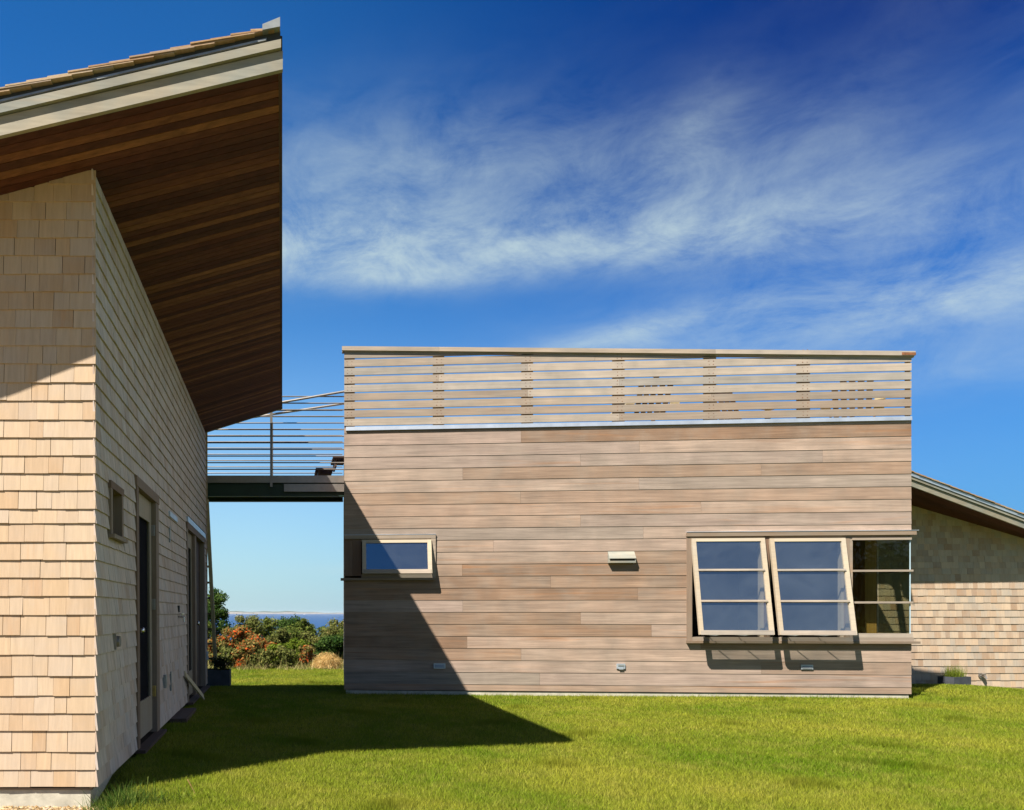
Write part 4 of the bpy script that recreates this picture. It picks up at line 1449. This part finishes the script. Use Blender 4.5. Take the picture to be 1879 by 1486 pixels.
# straw mound
def tri_blades(name, P, Hh, lean, wd, tone, mat, parent=None, off=(0, 0, 0)):
    """grass blades as thin triangles. P (n,3) feet, Hh heights, lean (n,2), wd widths"""
    n = len(P)
    ang = RNG.uniform(0, 2 * np.pi, n)
    dx = np.stack([np.cos(ang), np.sin(ang), np.zeros(n)], 1) * wd[:, None] / 2
    tip = P + np.concatenate([lean, Hh[:, None]], 1)
    v = np.empty((n, 3, 3))
    v[:, 0], v[:, 1], v[:, 2] = P - dx, P + dx, tip
    v = v.reshape(-1, 3) - np.array(off)
    me = bpy.data.meshes.new(name)
    me.vertices.add(3 * n); me.vertices.foreach_set("co", v.astype(np.float32).ravel())
    me.loops.add(3 * n); me.loops.foreach_set("vertex_index", np.arange(3 * n, dtype=np.int32))
    me.polygons.add(n); me.polygons.foreach_set("loop_start", np.arange(0, 3 * n, 3, dtype=np.int32))
    me.polygons.foreach_set("loop_total", np.full(n, 3, dtype=np.int32))
    at_ = me.attributes.new("tone", 'FLOAT_VECTOR', 'FACE')
    at_.data.foreach_set("vector", tone.astype(np.float32).ravel())
    me.update(calc_edges=True)
    o = bpy.data.objects.new(name, me)
    me.materials.append(mat)
    col.objects.link(o)
    if parent is not None: o.parent = parent
    return o


M['straw'] = leaf_mat('straw', [(0, (.42, .26, .09)), (.6, (.60, .41, .16)), (1, (.74, .56, .27))], .2)
M['dry_grass'] = leaf_mat('dry_grass', [(0, (.12, .15, .035)), (.5, (.24, .23, .075)), (.8, (.40, .33, .14)), (1, (.55, .45, .23))], .25)
c = at(601, 1199, 21.0)
zb0 = gz(c.x, 21.0)
hm = c.z - zb0 + .02
n = 5200
th = RNG.uniform(0, 2 * np.pi, n); ph = np.arccos(RNG.uniform(0, 1, n))
d = np.stack([np.sin(ph) * np.cos(th), np.sin(ph) * np.sin(th), np.cos(ph)], 1)
rm = np.array([.40, .40, hm]) * RNG.uniform(.72, 1.0, n)[:, None] * (1 + .13 * np.sin(3 * th)[:, None])
P = np.array([c.x, 21.0, zb0]) + d * rm
tn = np.stack([RNG.random(n), RNG.random(n), RNG.random(n)], 1)
straw = tri_blades('straw_mound', P, RNG.uniform(-.10, .05, n), d[:, :2] * .1 + RNG.normal(size=(n, 2)) * .05, np.full(n, .012), tn, M['straw'], None, (c.x, 21.0, zb0))
straw.location = (c.x, 21.0, zb0)
tag(straw, 'rounded mound of golden straw at the lawn edge', 'straw')
mb = MB(); nlat = 8
for i in range(nlat):
    for j in range(16):
        def q(a, b_):
            p_, t_ = a / nlat * math.pi / 2, b_ / 16 * 2 * math.pi
            return (.33 * math.sin(p_) * math.cos(t_), .33 * math.sin(p_) * math.sin(t_), (hm - .08) * math.cos(p_) - .02)
        mb.poly([q(i, j), q(i + 1, j), q(i + 1, j + 1), q(i, j + 1)])
mb.build('straw_core', M['straw'], straw)

# tall dry grass along the edge of the lawn
n = 15000
X_ = RNG.uniform(-3.4, 2.8, n); Y_ = 20.2 + RNG.gamma(1.5, 1.1, n)
cl_ = np.sin(X_ * 5.1 + np.sin(Y_ * 3)) * .5 + np.sin(X_ * 11.3 + 1 + Y_ * 4) * .5
kk = RNG.random(n) < np.clip(.45 + .6 * cl_, .06, 1)
X_, Y_, cl_ = X_[kk], Y_[kk], cl_[kk]; n = len(X_)
P = np.stack([X_, Y_, ground_z(X_, Y_)], 1)
Hh = (RNG.uniform(.05, .20, n) + (RNG.random(n) > .9) * RNG.uniform(.15, .42, n)) * (0.75 + .25 * cl_)
tn = np.stack([RNG.random(n), RNG.random(n), RNG.random(n)], 1)
o = tri_blades('tall_dry_grass', P, Hh, RNG.normal(size=(n, 2)) * .07, np.full(n, .012), tn, M['dry_grass'])
tag(o, 'tall dry grass growing along the far edge of the lawn', 'dry grass', None, 'stuff')

# lawn grass
m, t = new_mat('lawn_blade')
tv, ts = tone_nodes(t)
tc = t.n('ShaderNodeTexCoord').outputs['Object']
a = t.noise(tc, 0.55, 5, 0.6, 0.5)
b = t.noise(tc, 3.1, 4, 0.6, 0.3)
c = t.mix(t.maprange(a, 0.34, 0.66), (0.125, 0.205, 0.011), (0.295, 0.298, 0.034))
c = t.mix(t.math('MULTIPLY', t.maprange(b, 0.5, 0.75), .5), c, (0.38, 0.335, 0.075))
c = t.mix(t.math('MULTIPLY', t.maprange(ts[0], .72, 1.0), .55), c, (0.36, 0.31, 0.09))
v = t.math('ADD', t.math('MULTIPLY', ts[1], .75), .62)
vc = t.n('ShaderNodeCombineXYZ')
for i in range(3): t.set(vc.inputs[i], v)
c = t.mix(1.0, c, vc.outputs[0], 'MULTIPLY')
d_ = t.n('ShaderNodeBsdfDiffuse'); t.set(d_.inputs[0], c)
tr = t.n('ShaderNodeBsdfTranslucent'); t.set(tr.inputs[0], c)
mx = t.n('ShaderNodeMixShader'); mx.inputs[0].default_value = .3
t.set(mx.inputs[1], d_.outputs[0]); t.set(mx.inputs[2], tr.outputs[0])
o_ = t.n('ShaderNodeOutputMaterial'); t.set(o_.inputs[0], mx.outputs[0])
M['blade'] = m
n = 1150000
Y_ = 4.3 * (21.0 / 4.3) ** RNG.random(n)
lo, hi = -2.6 - .0 * Y_, np.minimum(1.05 * Y_ + .8, 18)
X_ = lo + (hi - lo) * RNG.random(n)
keep = ~((X_ < XW + .01) & (Y_ > YF - .02) & (Y_ < YB))
keep &= ~((X_ < -1.20 + .05 * np.sin(Y_ * 9)) & (Y_ < YF))
lu = (X_ - XBL) * bU.x + (Y_ - YBL) * bU.y
lv = (X_ - XBL) * bN.x + (Y_ - YBL) * bN.y
keep &= ~((lu > .03) & (lu < W - .03) & (lv > .03) & (lv < DEP))
keep &= ~((X_ > RX0) & (Y_ > YR - .03))
X_, Y_, lu, lv = X_[keep], Y_[keep], lu[keep], lv[keep]
n = len(X_)
P = np.stack([X_, Y_, ground_z(X_, Y_) - .004], 1)
tuft = smooth((np.sin(X_ * 2.3 + 1.1 * np.sin(Y_ * 1.9)) * np.sin(Y_ * 2.7 + np.sin(X_ * 1.3)) - .84) / .15)
Hh = RNG.uniform(.018, .046, n) * (1 + .8 * tuft)
edge = np.exp(-np.abs(lv) / .10) * ((lu > -.1) & (lu < W + .1))
Hh *= 1 - .25 * edge + .9 * edge * (RNG.random(n) > .8) * (1 + np.sin(X_ * 4.1) * .6)
tn = np.stack([RNG.random(n) * (1 - .6 * tuft), RNG.random(n) * (1 - .7 * tuft), RNG.random(n)], 1)
wd = .0018 + .00045 * Y_
o = tri_blades('lawn_grass', P, Hh, RNG.normal(size=(n, 2)) * .018, wd * RNG.uniform(.7, 1.3, n), tn, M['blade'])
tag(o, 'short sunlit mown grass of the lawn', 'grass', None, 'stuff')

# long weeds at the corner of the house
M['weed'] = leaf_mat('weed_blade', [(0, (.03, .07, .012)), (.6, (.075, .13, .02)), (1, (.17, .20, .05))], .35)
n = 900
X_ = RNG.normal(-1.14, .09, n) + np.abs(RNG.normal(0, .22, n)) * (RNG.random(n) > .45); Y_ = RNG.normal(5.08, .11, n)
X_ = np.maximum(X_, -1.30)
P = np.stack([X_, Y_, ground_z(X_, Y_) - .005], 1)
Hh = RNG.uniform(.04, .16, n) * np.exp(-np.maximum(X_ + 1.0, 0) * 1.1)
tn = np.stack([RNG.random(n), RNG.random(n), RNG.random(n)], 1)
o = tri_blades('long_grass', P, Hh, RNG.normal(size=(n, 2)) * .06, RNG.uniform(.004, .009, n), tn, M['weed'])
tag(o, 'long uncut green grass at the foot of the house corner', 'grass', None, 'stuff')
# two seed stalks
for px, py0, py1, dx, lab in ((270, 1457, 1426, .008, 'single green grass stalk standing upright in front of the house shadow'),
                              (358, 1443, 1417, -.055, 'dry tan grass stalk leaning over the house shadow edge')):
    Yg = 5.35
    p = at(px, py0, Yg); p.z = gz(p.x, Yg)
    mb = MB()
    h = (py0 - py1) / 1400 * Yg
    mb.tube([(p.x, Yg, p.z), (p.x + dx * .5, Yg, p.z + h * .55), (p.x + dx, Yg, p.z + h)], [.0022, .003, .0026], 6)
    mb.tube([(p.x + dx * .5, Yg, p.z + h * .55), (p.x + dx * .9, Yg, p.z + h * .95), (p.x + dx, Yg, p.z + h * 1.03)], [.0045, .005, .002], 6)
    o = mb.build('grass_stalk', M['weed'] if dx > 0 else M['straw'])
    tag(o, lab, 'grass stalk')

# gravel by the foundation
mb = MB()
for k in range(2600):
    gx_, gy_ = random.uniform(-2.3, -1.0), random.uniform(4.55, 5.33)
    if gx_ > -1.2 + random.uniform(-.08, .06): continue
    s = random.uniform(.006, .016)
    zc = gz(gx_, gy_) + s * .25
    a0 = random.uniform(0, 6.28)
    top = [(gx_ + s * math.cos(a0 + q * 1.26) * random.uniform(.7, 1.2), gy_ + s * math.sin(a0 + q * 1.26) * random.uniform(.7, 1.2), zc + random.uniform(-.2, .2) * s) for q in range(5)]
    tn_ = rt()
    for q in range(5):
        mb.poly([top[q], top[(q + 1) % 5], (gx_, gy_, zc + s * .7)], tn_)
        mb.poly([top[(q + 1) % 5], top[q], (gx_, gy_, zc - s * .9)], tn_)
M['gravel'] = leaf_mat('gravel', [(0, (.24, .15, .07)), (.4, (.36, .26, .14)), (.8, (.44, .34, .21)), (1, (.30, .27, .23))], 0.0)
o = mb.build('gravel', M['gravel'])
tag(o, 'tan pea gravel along the concrete foundation', 'gravel', None, 'stuff')
# plank and stone in the corner
mb = MB()
p = at(20, 1478, 4.95)
zg = gz(-1.8, 4.95)
mb.hexa([(-2.05, 4.86, zg + .02), (-1.70, 4.86, zg + .02), (-1.62, 5.02, zg + .02), (-2.05, 5.02, zg + .02), (-2.05, 4.86, zg + .045), (-1.70, 4.86, zg + .045), (-1.62, 5.02, zg + .045), (-2.05, 5.02, zg + .045)])
o = mb.build('loose_plank', M['plank']); tag(o, 'loose pale plank lying on the gravel by the foundation', 'plank')
mb = MB()
bm_n = 10
for i in range(6):
    for j in range(bm_n):
        def q(a, b_):
            p_, t_ = a / 6 * math.pi, (b_ % bm_n) / bm_n * 2 * math.pi
            rr = 1 + .16 * math.sin(3 * t_ + 2 * p_) + .1 * math.sin(5 * p_ + t_)
            return (-1.83 + .085 * rr * math.sin(p_) * math.cos(t_), 4.80 + .07 * rr * math.sin(p_) * math.sin(t_), zg + .035 + .04 * rr * math.cos(p_))
        mb.poly([q(i, j), q(i + 1, j), q(i + 1, j + 1), q(i, j + 1)], (.5, .5, .5))
o = mb.build('stone', M['concrete']); tag(o, 'grey stone lying beside the loose plank', 'stone')

# ================================================================== PLANTERS
def planter(x, y, sx, sy, h, rz, label, seed, kind):
    base = gz(x, y)
    r = empty('planter', (x, y, base), rz)
    tag(r, label, 'planter')
    mb = MB(); t_ = .02
    mb.box(-sx / 2, sx / 2, -sy / 2, -sy / 2 + t_, -.05, h); mb.box(-sx / 2, sx / 2, sy / 2 - t_, sy / 2, -.05, h)
    mb.box(-sx / 2, -sx / 2 + t_, -sy / 2 + t_, sy / 2 - t_, -.05, h); mb.box(sx / 2 - t_, sx / 2, -sy / 2 + t_, sy / 2 - t_, -.05, h)
    mb.build('container', M['slate'], r)
    mb = MB(); mb.box(-sx / 2 + t_, sx / 2 - t_, -sy / 2 + t_, sy / 2 - t_, 0, h - .03); mb.build('soil', M['soil'], r)
    if kind == 'bush':
        cs = [((random.uniform(-.1, .13), random.uniform(-.1, .1), h + random.uniform(.02, .15)), (.1, .1, .09)) for _ in range(7)]
        v, lump, g = leaf_cloud(1500, cs, .018, seed=seed)
        k = len(v) // 4
        quads_obj('foliage', v, np.stack([g.random(k), g.random(k), g.random(k)], 1), PAL['box'], r)
    else:
        n = 420
        P = np.stack([RNG.uniform(-sx / 2 + .05, sx / 2 - .05, n), RNG.uniform(-sy / 2 + .04, sy / 2 - .04, n), np.full(n, h - .03)], 1)
        tri_blades('foliage', P, RNG.uniform(.08, .27, n), np.stack([P[:, 0] * .35 + RNG.normal(size=n) * .03, RNG.normal(size=n) * .04], 1), RNG.uniform(.005, .010, n),
                   np.stack([RNG.uniform(.3, 1, n), RNG.random(n), RNG.random(n)], 1), PAL['lime'], r)
    return r
p = at(397, 1250, 13.55)
planter(-1.15, 13.55, .46, .40, .31, 0.0, 'black square planter with a clipped shrub behind the house corner', 5, 'bush')
p = at(1751, 1250, 13.45)
planter(p.x, 13.45, .42, .26, .17, .28, 'slate grey trough planter with spiky green plant by the shingle wall', 6, 'grass')

# ================================================================== BOAT on the water
bt = empty('motorboat', ((558 - 518) / 1400 * 6500, 6500, -14))
tag(bt, 'tiny white motorboat on the sea below the cliffs', 'boat')
mb = MB(); mb.hexa([(-7, -1.5, -.3), (7, -1.2, -.3), (7, 1.2, -.3), (-7, 1.5, -.3), (-8, -2, 1.8), (9.5, -.6, 2.4), (9.5, .6, 2.4), (-8, 2, 1.8)])
M['boat'] = plain('white_paint', (.8, .8, .8), .4, 0, .05)
mb.build('hull', M['boat'], bt)
mb = MB(); mb.hexa([(-3, -1.4, 2.1), (3, -1.2, 2.1), (3, 1.2, 2.1), (-3, 1.4, 2.1), (-2.6, -1.2, 4.2), (1.8, -1, 4.2), (1.8, 1, 4.2), (-2.6, 1.2, 4.2)])
mb.build('cabin', M['boat'], bt)

# ================================================================== TREES behind the viewer, mirrored in the corner pane
for i, (x, y, h, wd, sd, lab) in enumerate(((22.5, -16.0, 5.6, 5.0, 31, 'taller dark tree mirrored in the corner window pane'),
                                            (27.5, -17.5, 4.7, 5.5, 32, 'broad lower tree mirrored beside the taller one in the corner pane'))):
    shrub('broad_tree', x, y, h, wd, 'dark', lab, 'tree', n=5000, leaf=.12, seed=sd, lumps=22, group='trees mirrored in the corner pane', low=.15)

# ================================================================== AIR over the water
mb = MB()
mb.box(-9500, 9500, -9500, 9900, -24, 8.2)
hm_ = bpy.data.materials.new('sea_air')
hm_.use_nodes = True
ht = NT(hm_.node_tree)
pv = ht.n('ShaderNodeVolumePrincipled')
pv.inputs['Color'].default_value = (0.82, 0.90, 1.0, 1)
pv.inputs['Density'].default_value = 6e-5
ho = ht.n('ShaderNodeOutputMaterial')
ht.set(ho.inputs['Volume'], pv.outputs[0])
hz_o = mb.build('haze', hm_)
tag(hz_o, 'thin pale haze in the air over the sea', 'haze', None, 'stuff')
